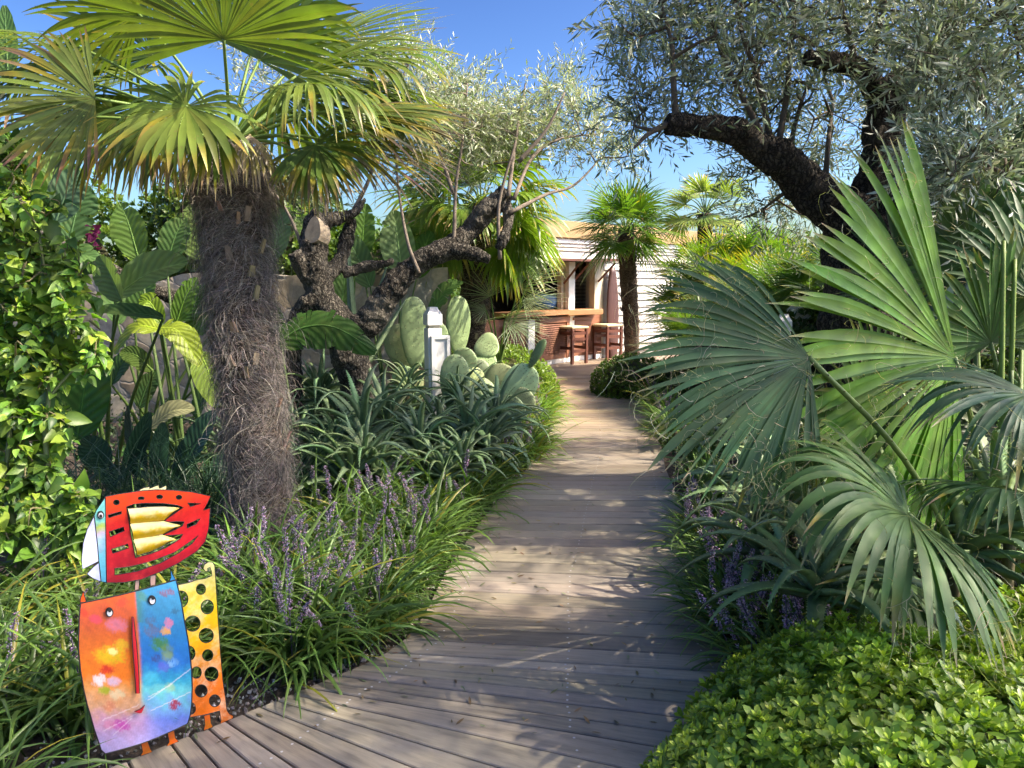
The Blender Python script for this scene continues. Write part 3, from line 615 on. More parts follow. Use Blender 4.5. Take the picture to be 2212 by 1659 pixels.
def palm_trunk(root, P, rad, r, hairs=0, hl=.12, stubs=30, hc=(.15, .115, .085)):
    Q, rr = smooth_path(P, 60, rad); rr = rr*(1+.045*np.sin(np.arange(60)*1.25)+.02*np.sin(np.arange(60)*2.9)); mb = MB(); mb.add(*tube(Q, rr, 20, True, (.09, .075, .06), .06)); tr = keep(mb.build('trunk', M['palmbark']), root)
    Ln = len(Q)
    def surf(n, off=0.0):
        t = r.random(n)*(Ln-1); i = np.minimum(t.astype(int), Ln-2); u = (t-i)[:, None]; p = Q[i]*(1-u)+Q[i+1]*u; T = nrm(Q[i+1]-Q[i]); rd = np.interp(t, np.arange(Ln), rr)
        th = r.random(n)*2*PI; A = nrm(np.cross(T, np.array([0, 1., .01]))); B = np.cross(T, A); o = A*np.cos(th)[:, None]+B*np.sin(th)[:, None]; return p+o*(rd+off)[:, None], o, T, rd
    if hairs:
        p, o, T, rd = surf(hairs, -.004); K = 7; t = np.linspace(0, 1, K); tan = np.cross(T, o)
        ring = .085; zz = p[:, 2]/ring+.25*np.sin(np.arctan2(o[:, 1], o[:, 0])*2); p[:, 2] += (np.floor(zz)+.5-zz)*ring*.75*r.random(hairs)
        sgn = nz(p, 9, 4)[:, None]*2.2
        d0 = nrm(o*r.uniform(.15, .8, (hairs, 1))+tan*(sgn+r.normal(size=(hairs, 1))*.5)+UP*r.normal(size=(hairs, 1))*.3)
        g = r.uniform(.3, 1.8, hairs); curl = nrm(r.normal(size=(hairs, 3)))*r.uniform(0, .7, (hairs, 1))
        D = nrm(d0[:, None]-UP*(g[:, None]*t)[..., None]*1.3+curl[:, None]*np.sin(t*3)[None, :, None]-o[:, None]*(t*.9)[None, :, None])
        l = hl*np.exp(r.normal(size=hairs)*.4); X = p[:, None]+np.cumsum(D*(l/K)[:, None, None], 1); S = nrm(np.cross(D, r.normal(size=(hairs, 1, 3))))
        V, f, C, U = strip(X, np.full((hairs, K), .0009)*(1-t*.5), S, jit(hc, hairs, r, .06, .45)); mb = MB(); mb.add(V, [f], C)
    p, o, T, rd = surf(stubs)
    for i in range(stubs):
        s = nrm(np.cross(T[i], o[i])); w = r.uniform(.011, .019); d = nrm(o[i]*.5+UP*1); L = r.uniform(.06, .1); q = p[i]+o[i]*.004
        mb.add([q-s*w*1.3-o[i]*.01, q+s*w*1.3-o[i]*.01, q+s*w+o[i]*.014, q-s*w+o[i]*.014, q-s*w*.8+d*L, q+s*w*.7+d*L*.93, q+s*w*.7+d*L*.93+o[i]*.012, q-s*w*.8+d*L+o[i]*.012], [np.array([[0, 1, 5, 4], [1, 2, 6, 5], [2, 3, 7, 6], [3, 0, 4, 7], [4, 5, 6, 7]])], jit((.26, .19, .125), 1, r, .1, .3)[0])
    s_ = mb.build('fibre', M['fibre'], None, False); s_.parent = tr
    return tr
# ---- aloes
def aloe_leaf(mb, base, az, el, L, w, curl, r, c):
    K = 13; t = np.linspace(0, 1, K); h = np.array([math.cos(az), math.sin(az), 0]); e = el-curl*t**1.6
    D = h*np.cos(e)[:, None]+UP*np.sin(e)[:, None]; P = np.asarray(base)+np.concatenate([[[0, 0, 0]], np.cumsum(D[:-1]*L/(K-1), 0)])
    sd = nrm(np.cross(D, UP+h*.01)); tw = r.normal()*.25*t; N = np.cross(sd, D); sd = sd*np.cos(tw)[:, None]+N*np.sin(tw)[:, None]; N = np.cross(sd, D)
    W = w*(1-t**1.5)**.9*(1+.15*np.sin(t*3)); W[0] = w*.9; th = W*.55
    V = np.stack([P-sd*W[:, None]+N*(W*.45)[:, None], P+N*(W*.08)[:, None], P+sd*W[:, None]+N*(W*.45)[:, None], P-N*th[:, None]], 1).reshape(-1, 3)
    b = (np.arange(K-1)*4)[:, None]; f = np.concatenate([np.concatenate([b+i, b+(i+1) % 4, b+4+(i+1) % 4, b+4+i], 1) for i in range(4)])[:, ::-1]
    C = np.repeat(c*(1+.25*(t-.4))[:, None]*np.array([1, 1, 1-0*1]), 4, 0); mb.add(V, [f], C)
    n = int(L/.022); x = np.linspace(.03, .93, n)*(K-1); i = x.astype(int); u = (x-i)[:, None]
    for s, o in ((-1, 0), (1, 2)):
        E = V[i*4+o]*(1-u)+V[np.minimum(i+1, K-1)*4+o]*u; d = D[i]; q = sd[i]*s*(.0075*np.interp(x, [0, K-1], [1.1, .5]))[:, None]
        T = np.stack([E-d*.004, E+d*.004, E+q+d*.005], 1).reshape(-1, 3); mb.add(T, [np.arange(len(T)).reshape(-1, 3)], np.minimum(c*1.9, .8))
def aloe_mesh(name, r, n=24, L=.56, w=.029, c=(.18, .27, .125), stem=.15, elr=(80, 5), curl=(.8, 2.6)):
    mb = MB()
    for i in range(n):
        f = (i+.5)/n; el = math.radians(elr[0]+(elr[1]-elr[0])*f+r.normal()*7); cc = jit(c, 1, r, .06, .12)[0]
        aloe_leaf(mb, np.array([0, 0, stem+.05*(1-f)]), i*2.39996+r.normal()*.15, el, L*(.65+.45*math.sin(PI*min(1, f*.75+.15)))*(1+r.normal()*.1), w*(.8+.3*f), r.uniform(*curl), r, cc)
    return mb.mesh(name, M['aloe'])
def stem_mesh(r, h=.2, rad=.022, c=(.14, .12, .07)):
    mb = MB(); mb.add(*tube(smooth_path([[0, 0, -.08], [.01, .01, h*.5], [0, 0, h+.03]], 8), rad, 8, True, c, .1)); return mb.mesh('stem', M['wood'])
# ---- grassy clumps with flower spikes (unit size about 0.4 m)
def grass_mesh(r, n=120, L=.47, w=.0072, c=((.065, .14, .03), (.165, .275, .055)), yel=.08, spread=.045, up=.55):
    K = 9; t = np.linspace(0, 1, K); az = r.random(n)*2*PI; e0 = np.clip(r.normal(size=n)*.22+up*1.9, .35, 1.5); cu = r.uniform(.9, 2.3, n)
    e = e0[:, None]-cu[:, None]*t[None]**1.3; h = np.stack([np.cos(az), np.sin(az), 0*az], 1); D = h[:, None]*np.cos(e)[..., None]+UP*np.sin(e)[..., None]
    l = L*np.exp(r.normal(size=n)*.22); base = np.concatenate([r.normal(size=(n, 2))*spread, np.full((n, 1), -.03)], 1)
    P = base[:, None]+np.concatenate([np.zeros((n, 1, 3)), np.cumsum(D[:, :-1]*(l/(K-1))[:, None, None], 1)], 1)
    S = np.stack([-np.sin(az), np.cos(az), 0*az], 1)[:, None]*np.ones((1, K, 1)); tw = (r.normal(size=n)*.7)[:, None]*t; N = np.cross(S, D); S = S*np.cos(tw)[..., None]+N*np.sin(tw)[..., None]
    W = w*(1-t**2.2)[None]*np.exp(r.normal(size=(n, 1))*.2)*(.6+.8*np.minimum(t, .4)/.4)[None]; u = r.random((n, 1)); C = np.array(c[0])*(1-u)+np.array(c[1])*u
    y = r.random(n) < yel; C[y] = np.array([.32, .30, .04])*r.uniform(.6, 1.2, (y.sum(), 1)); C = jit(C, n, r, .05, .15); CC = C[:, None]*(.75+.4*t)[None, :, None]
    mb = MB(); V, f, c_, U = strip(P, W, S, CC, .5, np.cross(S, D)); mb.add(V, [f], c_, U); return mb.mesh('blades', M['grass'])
OCT = (np.array([[0, 0, 1], [1, 0, 0], [0, 1, 0], [-1, 0, 0], [0, -1, 0], [0, 0, -1.]]), [np.array([[0, 1, 2], [0, 2, 3], [0, 3, 4], [0, 4, 1], [5, 2, 1], [5, 3, 2], [5, 4, 3], [5, 1, 4]])])
def spike_mesh(r, L=.36, fl=.18, c=(.47, .37, .47)):
    lean = r.uniform(.12, .5); t = np.linspace(0, 1, 10); P = np.stack([lean*L*t**1.5, 0*t, L*t*(1-.12*lean*t)], 1); mb = MB(); mb.add(*tube(P, .0022, 5, True, (.16, .13, .2)))
    n = 130; u = r.random(n); z = 1-fl/L*u; p = np.stack([np.interp(z, t, P[:, i]) for i in range(3)], 1); a = r.random(n)*2*PI; rad = (.0055+.006*np.sin(PI*np.clip(u, 0, 1)**.7))*r.uniform(.6, 1.25, n)
    p = p+np.stack([np.cos(a)*rad, np.sin(a)*rad, 0*a], 1); inst(mb, OCT, frames(r.normal(size=(n, 3)), r.normal(size=(n, 3))), p, r.uniform(.0022, .0042, n), jit(c, n, r, .1, .3)); return mb.mesh('flower_spike', M['petal'])
r = R_(101)
GM = [grass_mesh(R_(200+i), n=88) for i in range(5)]; GB = [grass_mesh(R_(230+i), n=120, c=((.09, .19, .03), (.2, .34, .05)), yel=.14) for i in range(3)]
SM = [spike_mesh(R_(300+i), L=.30+.03*i) for i in range(4)]
SM2 = [spike_mesh(R_(320+i), L=.30+.03*i, c=(.56, .45, .56)) for i in range(3)]
AM = [aloe_mesh('rosette', R_(400+i)) for i in range(5)]; AG = [aloe_mesh('rosette', R_(420+i), n=26, L=.33, w=.018, c=(.13, .24, .045), curl=(.2, 1.2)) for i in range(3)]
ST = [stem_mesh(R_(440))]
def grass(x, y, s, label, group, r, spikes=5, meshes=GM, lean=None, sm=SM, sz=1.0):
    t = empty('lilyturf_clump' if spikes else 'grass_clump', (x, y, -.03), label, 'plant', group, r.random()*6.3); t.scale = (s, s, s)
    put('leaves', meshes[r.integers(len(meshes))], t)
    for i in range(spikes):
        o = put('flower_spike', sm[r.integers(len(sm))], t); o.location = (r.normal()*.05, r.normal()*.05, 0); o.rotation_euler = (r.normal()*.12, r.normal()*.12, r.random()*6.3 if lean is None else lean+r.normal()*.7); k = sz*r.uniform(.85, 1.25); o.scale = (k, k, k)
    return t
def aloe(x, y, z, s, label, group, r, meshes=AM, stem=True, tilt=.15):
    t = empty('aloe_plant', (x, y, 0), label, 'aloe', group, r.random()*6.3)
    o = put('rosette', meshes[r.integers(len(meshes))], t); o.location = (0, 0, z-.12*s); o.scale = (s, s, s); o.rotation_euler = (r.normal()*tilt, r.normal()*tilt, 0)
    if stem: q = put('stem', ST[0], t); q.scale = (1.1, 1.1, max((z+.02)/.2, .3)); q.location = (0, 0, -.03)
    return t
# ---- big soft leaves (banana, bird of paradise)
def bigleaf(path, W, nrmv, r, c, splits=0, fold=.25, wav=.04, k=26, nx=7, tear=.012):
    """leaf blade along a world path; nrmv = facing direction"""
    P = smooth_path(path, k); T = nrm(np.gradient(P, axis=0)); n = np.asarray(nrmv, float); S = nrm(np.cross(T, n)); N = np.cross(S, T); t = np.linspace(0, 1, k)
    sh = np.sin(PI*np.clip(t*.97+.015, 0, 1)**.8)**.62; mb = MB()
    cuts = set(r.choice(np.arange(4, k-3), min(splits, k-8), replace=False)) if splits else set()
    for side in (-1, 1):
        x = np.linspace(0, 1, nx); g = []
        st = 0; segs = []
        for i in range(1, k):
            if i in cuts or i == k-1: segs.append((st, i)); st = i
        for (a, b) in segs:
            i = np.arange(a, b+1); sag = r.uniform(0, .3) if splits else 0; sh2 = r.uniform(-tear, tear)*4 if splits else 0
            w = W*sh[i][:, None]*x[None]*(1-(.05*np.abs((i-(a+b)/2)/max(b-a, 1))[:, None]*2 if splits else 0))
            G = P[i][:, None]+side*S[i][:, None]*w[..., None]*math.cos(fold)+N[i][:, None]*(w*math.sin(fold))[..., None]+T[i][:, None]*(w*(.22+sh2))[..., None]
            G[..., 2] -= sag*w*x[None]; G = G+N[i][:, None]*(np.sin(t[i]*34+side)[:, None]*wav*W*x[None]**2)[..., None]
            m = len(i); idx = np.arange(m*nx).reshape(m, nx); f = np.stack([idx[:-1, :-1], idx[:-1, 1:], idx[1:, 1:], idx[1:, :-1]], -1).reshape(-1, 4)
            if side > 0: f = f[:, ::-1]
            U = np.zeros((m, nx, 3)); U[..., 0] = side*x; U[..., 1] = t[i][:, None]; cc = np.asarray(c)*(1+.12*nz(G*3, 1))[..., None]
            mb.add(G.reshape(-1, 3), [f], np.clip(cc, .004, .9).reshape(-1, 3), U.reshape(-1, 3))
    mb.add(*tube(P-N*.002, np.linspace(.011, .003, k), 5, True, np.minimum(np.asarray(c)*1.7, .6))); return mb
def leafplant(name, foot, leaves, label, cat, r, mat='banana', group=None, stemc=(.12, .2, .06)):
    root = empty(name, foot, label, cat, group)
    for (path, W, n, c, sp, fo) in leaves:
        mb = bigleaf(path, W, n, r, c, sp, fo); mb_ = mb; p0 = np.asarray(path[0]); f = np.asarray(foot)+np.array([r.normal()*.06, r.normal()*.06, 0])
        Q, rr = smooth_path([f, f*.6+p0*.4+np.array([0, 0, .12]), p0], 12, [.022, .015, .009]); mb_.add(*tube(Q, rr, 6, True, stemc))
        keep(mb_.build('leaf', M[mat]), root)
    return root
def L2(a, b, d, bow=0, d2=None):     # leaf path in the picture's pixels at depth d
    p = at(*a, d); q = at(*b, d if d2 is None else d2); m = (p+q)/2+UP*bow; return [p, m, q]
# ---- olive trees
def tree_skeleton(limbs, name, root, mat, voxel=.02, rough=.12, disp=.05, fat=.72):
    mb = MB()
    for i, L in enumerate(limbs):
        P = np.array([at(a, b, d) if np.ndim(d) == 0 else d for (a, b, d, q) in L]); rr = [q*d/F*fat for (a, b, d, q) in L]; Q, rq = smooth_path(P, max(8, len(L)*6), rr); rg = R_(i+5)
        Q = Q+np.stack([nz(Q*1.0, 5, i), nz(Q, 5, i+9), nz(Q, 4, i+20)], 1)*(rq*.22)[:, None]*np.minimum(1, np.arange(len(Q))/4)[:, None]
        mb.add(*tube(Q, rq*(1+.1*nz(Q, 9, i)), 16, True, (1, 1, 1), rough, i))
    o = keep(mb.build(name, M[mat]), root); m = o.modifiers.new('join', 'REMESH'); m.mode = 'VOXEL'; m.voxel_size = voxel; m.use_smooth_shade = True
    s = o.modifiers.new('soft', 'SMOOTH'); s.factor = .5; s.iterations = 2
    for nm, sz, st, ty in (('knots', .13, disp, 'CLOUDS'), ('cracks', .03, disp*.7, 'CLOUDS')):
        tx = bpy.data.textures.new(nm, ty); tx.noise_scale = sz; tx.noise_depth = 3; d = o.modifiers.new(nm, 'DISPLACE'); d.texture = tx; d.strength = st; d.mid_level = .5; d.texture_coords = 'LOCAL'
    return o
def crown(root, nodes, targets, r, twigs=8, tl=.34, lpt=16, ls=.06, c=(.11, .14, .085), rad0=.02, bmat='wood', bc=(.14, .115, .09), lv=.3, up=.35, back=(.3, .33, .27)):
    nodes = [np.asarray(n) for n in nodes]; N = np.array(nodes); depth = np.zeros(len(N)); mbB = MB(); T = np.array(targets)
    dmin = np.array([np.min(np.linalg.norm(N-t, axis=1)) for t in T]); order = np.argsort(dmin)
    tipP = []; tipD = []
    for i in order:
        t = T[i]; dd = np.linalg.norm(N-t, axis=1)+depth*.05; j = int(np.argmin(dd)); p = N[j]; v = t-p; l = np.linalg.norm(v)
        if l < 1e-3: continue
        mid = p+v*.5+r.normal(size=3)*l*.1-UP*l*.04; Q = smooth_path([p, mid, t], 6); dp = depth[j]+1; ra = max(rad0*(.68**dp)*(1+l), .0035); rb = max(ra*.55, .0028)
        mbB.add(*tube(Q, np.linspace(ra, rb, 6), 5, False, bc)); N = np.concatenate([N, Q[2:]]); depth = np.concatenate([depth, np.full(4, dp)]); tipP.append(t); tipD.append(nrm(v))
    tipP = np.array(tipP); tipD = np.array(tipD); n = len(tipP)*twigs; P0 = np.repeat(tipP, twigs, 0)+r.normal(size=(n, 3))*.05
    D = nrm(np.repeat(tipD, twigs, 0)*.55+r.normal(size=(n, 3))*.75+UP*up); K = 7; t = np.linspace(0, 1, K); l = tl*np.exp(r.normal(size=n)*.3); cv = r.normal(size=(n, 3))*.35-UP*.25
    DD = nrm(D[:, None]+cv[:, None]*t[None, :, None]); X = P0[:, None]+np.concatenate([np.zeros((n, 1, 3)), np.cumsum(DD[:, :-1]*(l/(K-1))[:, None, None], 1)], 1)
    S = nrm(np.cross(DD, r.normal(size=(n, 1, 3)))); V, f, C, U = strip(X, np.full((n, K), .0018)*(1-t*.6), S, bc, .6); mbB.add(V, [f], C)
    br = keep(mbB.build('branches', M[bmat]), root)
    q = np.repeat(np.arange(n), lpt); u = np.tile(np.linspace(.12, 1, lpt), n)*(K-1)*.999; a = u.astype(int); fr = (u-a)[:, None]; pos = X[q, a]*(1-fr)+X[q, a+1]*fr; dr = DD[q, a]
    ou = nrm(np.cross(dr, r.normal(size=dr.shape))); sg = np.tile(np.where(np.arange(lpt) % 2, 1, -1), n)[:, None]; ou0 = nrm(np.cross(dr, np.repeat(r.normal(size=(n, 3)), lpt, 0))); ld = nrm(dr*.9+ou0*sg*.75+ou*.3)
    m = len(pos); cc = jit(c, m, r, .05, lv); w = r.random(m) < .42; cc[w] = jit(back, w.sum(), r, .04, .2)
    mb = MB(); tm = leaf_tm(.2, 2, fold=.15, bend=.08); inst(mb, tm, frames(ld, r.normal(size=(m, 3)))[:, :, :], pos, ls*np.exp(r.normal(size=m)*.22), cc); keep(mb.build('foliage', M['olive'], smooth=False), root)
    return br
def ell(r, n, cpx, rpx, dz):
    """points in an ellipsoid given by a picture position (x,y,depth), pixel radii, depth radius"""
    v = nrm(r.normal(size=(n, 3)))*r.random((n, 1))**.4; return [at(cpx[0]+v[i, 0]*rpx[0], cpx[1]+v[i, 1]*rpx[1], cpx[2]+v[i, 2]*dz) for i in range(n)]
def ellw(r, n, c, rad):
    v = nrm(r.normal(size=(n, 3)))*r.random((n, 1))**.4; return list(np.asarray(c)+v*np.asarray(rad))
# ---- dense leafy hedges and shrubs
def rosettes(mb, P, Nn, r, tm, size, per, cold, cnew, openr=(25, 75)):
    n = len(P); k = per; az = np.tile(np.arange(k)*2.4, n)+np.repeat(r.random(n)*6.3, k); fr = np.tile((np.arange(k)+.5)/k, n); el = np.radians(openr[1]+(openr[0]-openr[1])*fr+r.normal(size=n*k)*9)
    Nr = np.repeat(Nn, k, 0); A = nrm(np.cross(Nr, np.array([.3, .9, .2]))); B = np.cross(Nr, A); d = nrm((A*np.cos(az)[:, None]+B*np.sin(az)[:, None])*np.cos(el)[:, None]+Nr*np.sin(el)[:, None])
    s = np.repeat(size*np.exp(r.normal(size=n)*.18), k)*(.45+.75*fr); base = np.repeat(P, k, 0)-Nr*(s*.35*fr)[:, None]; tone = np.repeat(jit((1, 1, 1), n, r, .03, .2), k, 0)
    C = (np.array(cnew)*(1-fr)[:, None]**1.0+np.array(cold)*fr[:, None])*tone*np.exp(r.normal(size=(n*k, 1))*.12); inst(mb, tm, frames(d, Nr), base, s, C)
def shrub(name, root_loc, blobs, n, r, tm, size, per, cold, cnew, label, cat, group=None, mat='hedge', core=(.02, .025, .012), layers=2):
    """blobs: list of (centre, radii); leaves on the outer shell facing outward"""
    root = empty(name, root_loc, label, cat, group); mbL = MB(); mbC = MB()
    vol = np.array([b[1][0]*b[1][2]+b[1][1]*b[1][2]+b[1][0]*b[1][1] for b in blobs]); cnt = (n*vol/vol.sum()).astype(int)
    for (c, ra), m in zip(blobs, cnt):
        c = np.asarray(c); ra = np.asarray(ra); v = nrm(r.normal(size=(m*2, 3))); v = v[v[:, 2] > -.5][:m]; lay = 1-r.integers(0, layers, len(v))*.11-np.abs(r.normal(size=len(v)))*.03; bumpy = 1+.09*nz(v*ra*1.0+c, 5)
        p = c+v*ra*(lay*bumpy)[:, None]; nn = nrm(v/ra*ra.mean()+UP*.35+r.normal(size=v.shape)*.28); ins = np.zeros(len(p), bool)
        for (c2, r2) in blobs:
            if c2 is not c and not np.allclose(c2, c): ins |= np.sum(((p-np.asarray(c2))/np.asarray(r2))**2, 1) < .72
        ok = ~ins & (p[:, 2] > -.05); rosettes(mbL, p[ok], nn[ok], r, tm, size, per, cold, cnew)
        th = np.linspace(0, PI, 14); ph = np.linspace(0, 2*PI, 25)[:-1]; TH, PH = np.meshgrid(th, ph, indexing='ij'); sv = np.stack([np.sin(TH)*np.cos(PH), np.sin(TH)*np.sin(PH), np.cos(TH)], -1)
        G = c+sv*ra*(.74*(1+.09*nz(sv*ra+c, 5)))[..., None]; G[..., 2] = np.maximum(G[..., 2], -.05); idx = np.arange(14*24).reshape(14, 24); f = np.stack([idx[:-1], np.roll(idx[:-1], -1, 1), np.roll(idx[1:], -1, 1), idx[1:]], -1).reshape(-1, 4)[:, ::-1]; mbC.add(G.reshape(-1, 3), [f], core)
    keep(mbL.build('foliage', M[mat]), root); keep(mbC.build('branches', M['stem']), root); return root  # the branches part is a solid dark core standing in for inner shade
# ------------------------------------------------------------ the shaggy palm in front at the left
def big_palm():
    r = R_(1); G = gnd(566, 1205); d0 = 4.3; root = empty('palm_tree', tuple(G), 'big shaggy fan palm with grey fibrous trunk beside the painted metal animals', 'palm')
    A = at(500, 330, 4.35); P = [G-UP*.1, at(562, 1100, 4.32), at(548, 900, 4.33), at(525, 700, 4.33), at(508, 520, 4.34), at(500, 400, 4.35), A]
    P[0] = np.array([P[1][0]+.0, P[1][1], -.1])
    palm_trunk(root, P, [.148, .145, .146, .155, .172, .19, .17], r, 46000, .11, 75, (.165, .145, .128))
    # shaggy mass under the crown
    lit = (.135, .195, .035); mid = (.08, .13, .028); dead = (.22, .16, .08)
    C = A+UP*.05
    def F_(px, py, d, ax, nn, Rp, **kw):
        hub = at(px, py, d); kw.setdefault('c0', mid); kw.setdefault('nseg', 38); kw.setdefault('droop', .5); kw.setdefault('dry', .15)
        pr = kw.pop('pr', (.013, .008)); frond(root, C, hub, scr(ax), scr(nn), Rp*d/F, r, pr=pr, **kw)
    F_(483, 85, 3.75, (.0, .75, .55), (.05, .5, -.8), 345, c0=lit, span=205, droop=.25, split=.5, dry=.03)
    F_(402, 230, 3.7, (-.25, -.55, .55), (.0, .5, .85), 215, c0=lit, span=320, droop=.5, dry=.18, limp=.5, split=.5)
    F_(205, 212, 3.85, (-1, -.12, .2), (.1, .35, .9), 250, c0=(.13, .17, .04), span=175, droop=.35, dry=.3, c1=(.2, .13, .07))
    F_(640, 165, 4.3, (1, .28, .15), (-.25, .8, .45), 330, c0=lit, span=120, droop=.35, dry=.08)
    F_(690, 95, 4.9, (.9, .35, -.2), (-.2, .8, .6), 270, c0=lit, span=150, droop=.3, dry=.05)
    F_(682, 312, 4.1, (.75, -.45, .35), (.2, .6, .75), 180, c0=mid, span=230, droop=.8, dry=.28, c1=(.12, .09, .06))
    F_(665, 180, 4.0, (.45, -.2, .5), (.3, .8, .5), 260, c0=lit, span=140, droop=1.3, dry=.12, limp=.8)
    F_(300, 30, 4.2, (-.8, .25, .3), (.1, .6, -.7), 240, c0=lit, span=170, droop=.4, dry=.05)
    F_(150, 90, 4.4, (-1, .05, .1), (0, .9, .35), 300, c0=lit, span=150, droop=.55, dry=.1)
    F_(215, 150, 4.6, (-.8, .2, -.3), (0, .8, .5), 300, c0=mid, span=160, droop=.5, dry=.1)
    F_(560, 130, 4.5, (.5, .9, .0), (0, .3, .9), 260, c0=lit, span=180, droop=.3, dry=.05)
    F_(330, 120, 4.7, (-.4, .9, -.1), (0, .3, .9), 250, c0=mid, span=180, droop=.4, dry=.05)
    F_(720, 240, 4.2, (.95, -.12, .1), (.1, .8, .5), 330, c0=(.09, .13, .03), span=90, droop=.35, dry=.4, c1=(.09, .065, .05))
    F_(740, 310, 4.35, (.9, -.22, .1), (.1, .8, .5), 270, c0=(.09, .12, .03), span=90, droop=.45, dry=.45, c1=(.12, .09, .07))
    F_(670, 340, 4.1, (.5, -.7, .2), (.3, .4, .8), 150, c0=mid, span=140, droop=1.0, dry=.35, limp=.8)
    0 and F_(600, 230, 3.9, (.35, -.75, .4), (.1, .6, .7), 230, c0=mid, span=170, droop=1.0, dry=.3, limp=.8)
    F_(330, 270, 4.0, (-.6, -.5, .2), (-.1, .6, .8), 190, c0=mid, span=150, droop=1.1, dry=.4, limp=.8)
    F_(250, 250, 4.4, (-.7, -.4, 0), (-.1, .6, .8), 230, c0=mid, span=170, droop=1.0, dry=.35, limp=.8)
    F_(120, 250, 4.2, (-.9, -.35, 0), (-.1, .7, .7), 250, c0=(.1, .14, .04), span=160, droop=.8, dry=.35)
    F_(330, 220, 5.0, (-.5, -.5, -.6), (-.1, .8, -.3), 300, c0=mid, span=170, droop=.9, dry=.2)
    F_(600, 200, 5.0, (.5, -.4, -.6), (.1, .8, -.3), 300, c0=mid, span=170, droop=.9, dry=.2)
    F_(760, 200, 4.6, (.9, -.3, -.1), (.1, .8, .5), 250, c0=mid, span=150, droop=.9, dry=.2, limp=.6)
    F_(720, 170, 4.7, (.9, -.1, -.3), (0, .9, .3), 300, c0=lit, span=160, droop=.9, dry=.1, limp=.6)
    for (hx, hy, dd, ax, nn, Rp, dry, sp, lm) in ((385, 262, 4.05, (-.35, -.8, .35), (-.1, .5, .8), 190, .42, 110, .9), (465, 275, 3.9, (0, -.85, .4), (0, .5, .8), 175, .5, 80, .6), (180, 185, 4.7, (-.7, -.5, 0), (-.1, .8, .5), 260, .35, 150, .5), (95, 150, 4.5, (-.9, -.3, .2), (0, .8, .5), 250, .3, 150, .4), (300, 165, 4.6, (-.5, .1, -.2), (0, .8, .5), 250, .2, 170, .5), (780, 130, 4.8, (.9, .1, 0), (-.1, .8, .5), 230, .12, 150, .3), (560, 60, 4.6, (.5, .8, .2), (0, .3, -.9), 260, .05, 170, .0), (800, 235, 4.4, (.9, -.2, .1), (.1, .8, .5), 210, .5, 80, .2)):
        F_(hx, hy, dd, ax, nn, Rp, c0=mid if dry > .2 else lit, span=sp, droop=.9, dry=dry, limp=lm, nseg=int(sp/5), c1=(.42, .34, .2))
    # dry hanging skirt
    for i in range(5):
        ph = i*2.4+.5; p = np.array([math.cos(ph), math.sin(ph), 0]); hub = C+p*r.uniform(.3, .5)+UP*r.uniform(-.12, .08)
        frond(root, C-UP*.12, hub, nrm(p*.5-UP), nrm(p+UP*.4), r.uniform(.3, .42), r, pr=(.011, .007), nseg=20, span=100, c0=(.12, .13, .04) if i % 2 else dead, c1=(.3, .22, .13), dry=.55, droop=1.2, limp=1, wf=.8, rough=.12, pc=(.2, .17, .06))
big_palm()

# ------------------------------------------------------------ palms further back
def palm(name, G, top, d, rad, label, n, pl, Rr, r, hairs=2500, group='fan palms standing further back', emin=-45, hc=(.3, .23, .16), **kw):
    root = empty('palm_tree', (G[0], G[1], 0), label, 'palm', group); T = np.asarray(top); g = np.array([G[0], G[1], -.1])
    palm_trunk(root, [g, g*.65+T*.35+[.02, 0, 0], g*.3+T*.7, T], [rad*1.0, rad, rad*1.05, rad*.95], r, hairs, .13, 14, hc)
    auto_fronds(root, T, n, r, pl, Rr, emin=emin, **kw); return root
r = R_(21)
g = gnd(1000, 905); g[1] = 9.2; g[0] = at(998, 700, 9.2)[0]
palm('', g, at(1040, 445, 9.3), 9.2, .17, 'fan palm with drooping yellow green fans behind the cut olive limb', 28, .55, .82, r, 5000, emin=-60, nseg=30, K=9, c0=(.12, .20, .025), droop=.9, limp=.5, dry=.15, span=190)
g = gnd(1365, 783); palm('', g, at(1352, 500, 13.0), 13, .15, 'slim fan palm with a hairy dark trunk in front of the bar wall', 34, .42, .68, r, 3500, emin=-35, hc=(.24, .18, .13), nseg=28, K=8, c0=(.10, .20, .025), c1=(.12, .09, .06), droop=.5, dry=.15, span=210, split=.35, wf=.85)
g = at(1530, 640, 13.5); palm('', (g[0], g[1], 0), at(1523, 462, 13.5), 13.5, .13, 'small pale crowned fan palm rising above the low palm thicket, right of the slim one', 24, .42, .48, r, 900, emin=-25, nseg=24, K=8, c0=(.2, .27, .07), c1=(.4, .34, .2), droop=.3, dry=.12, span=170)
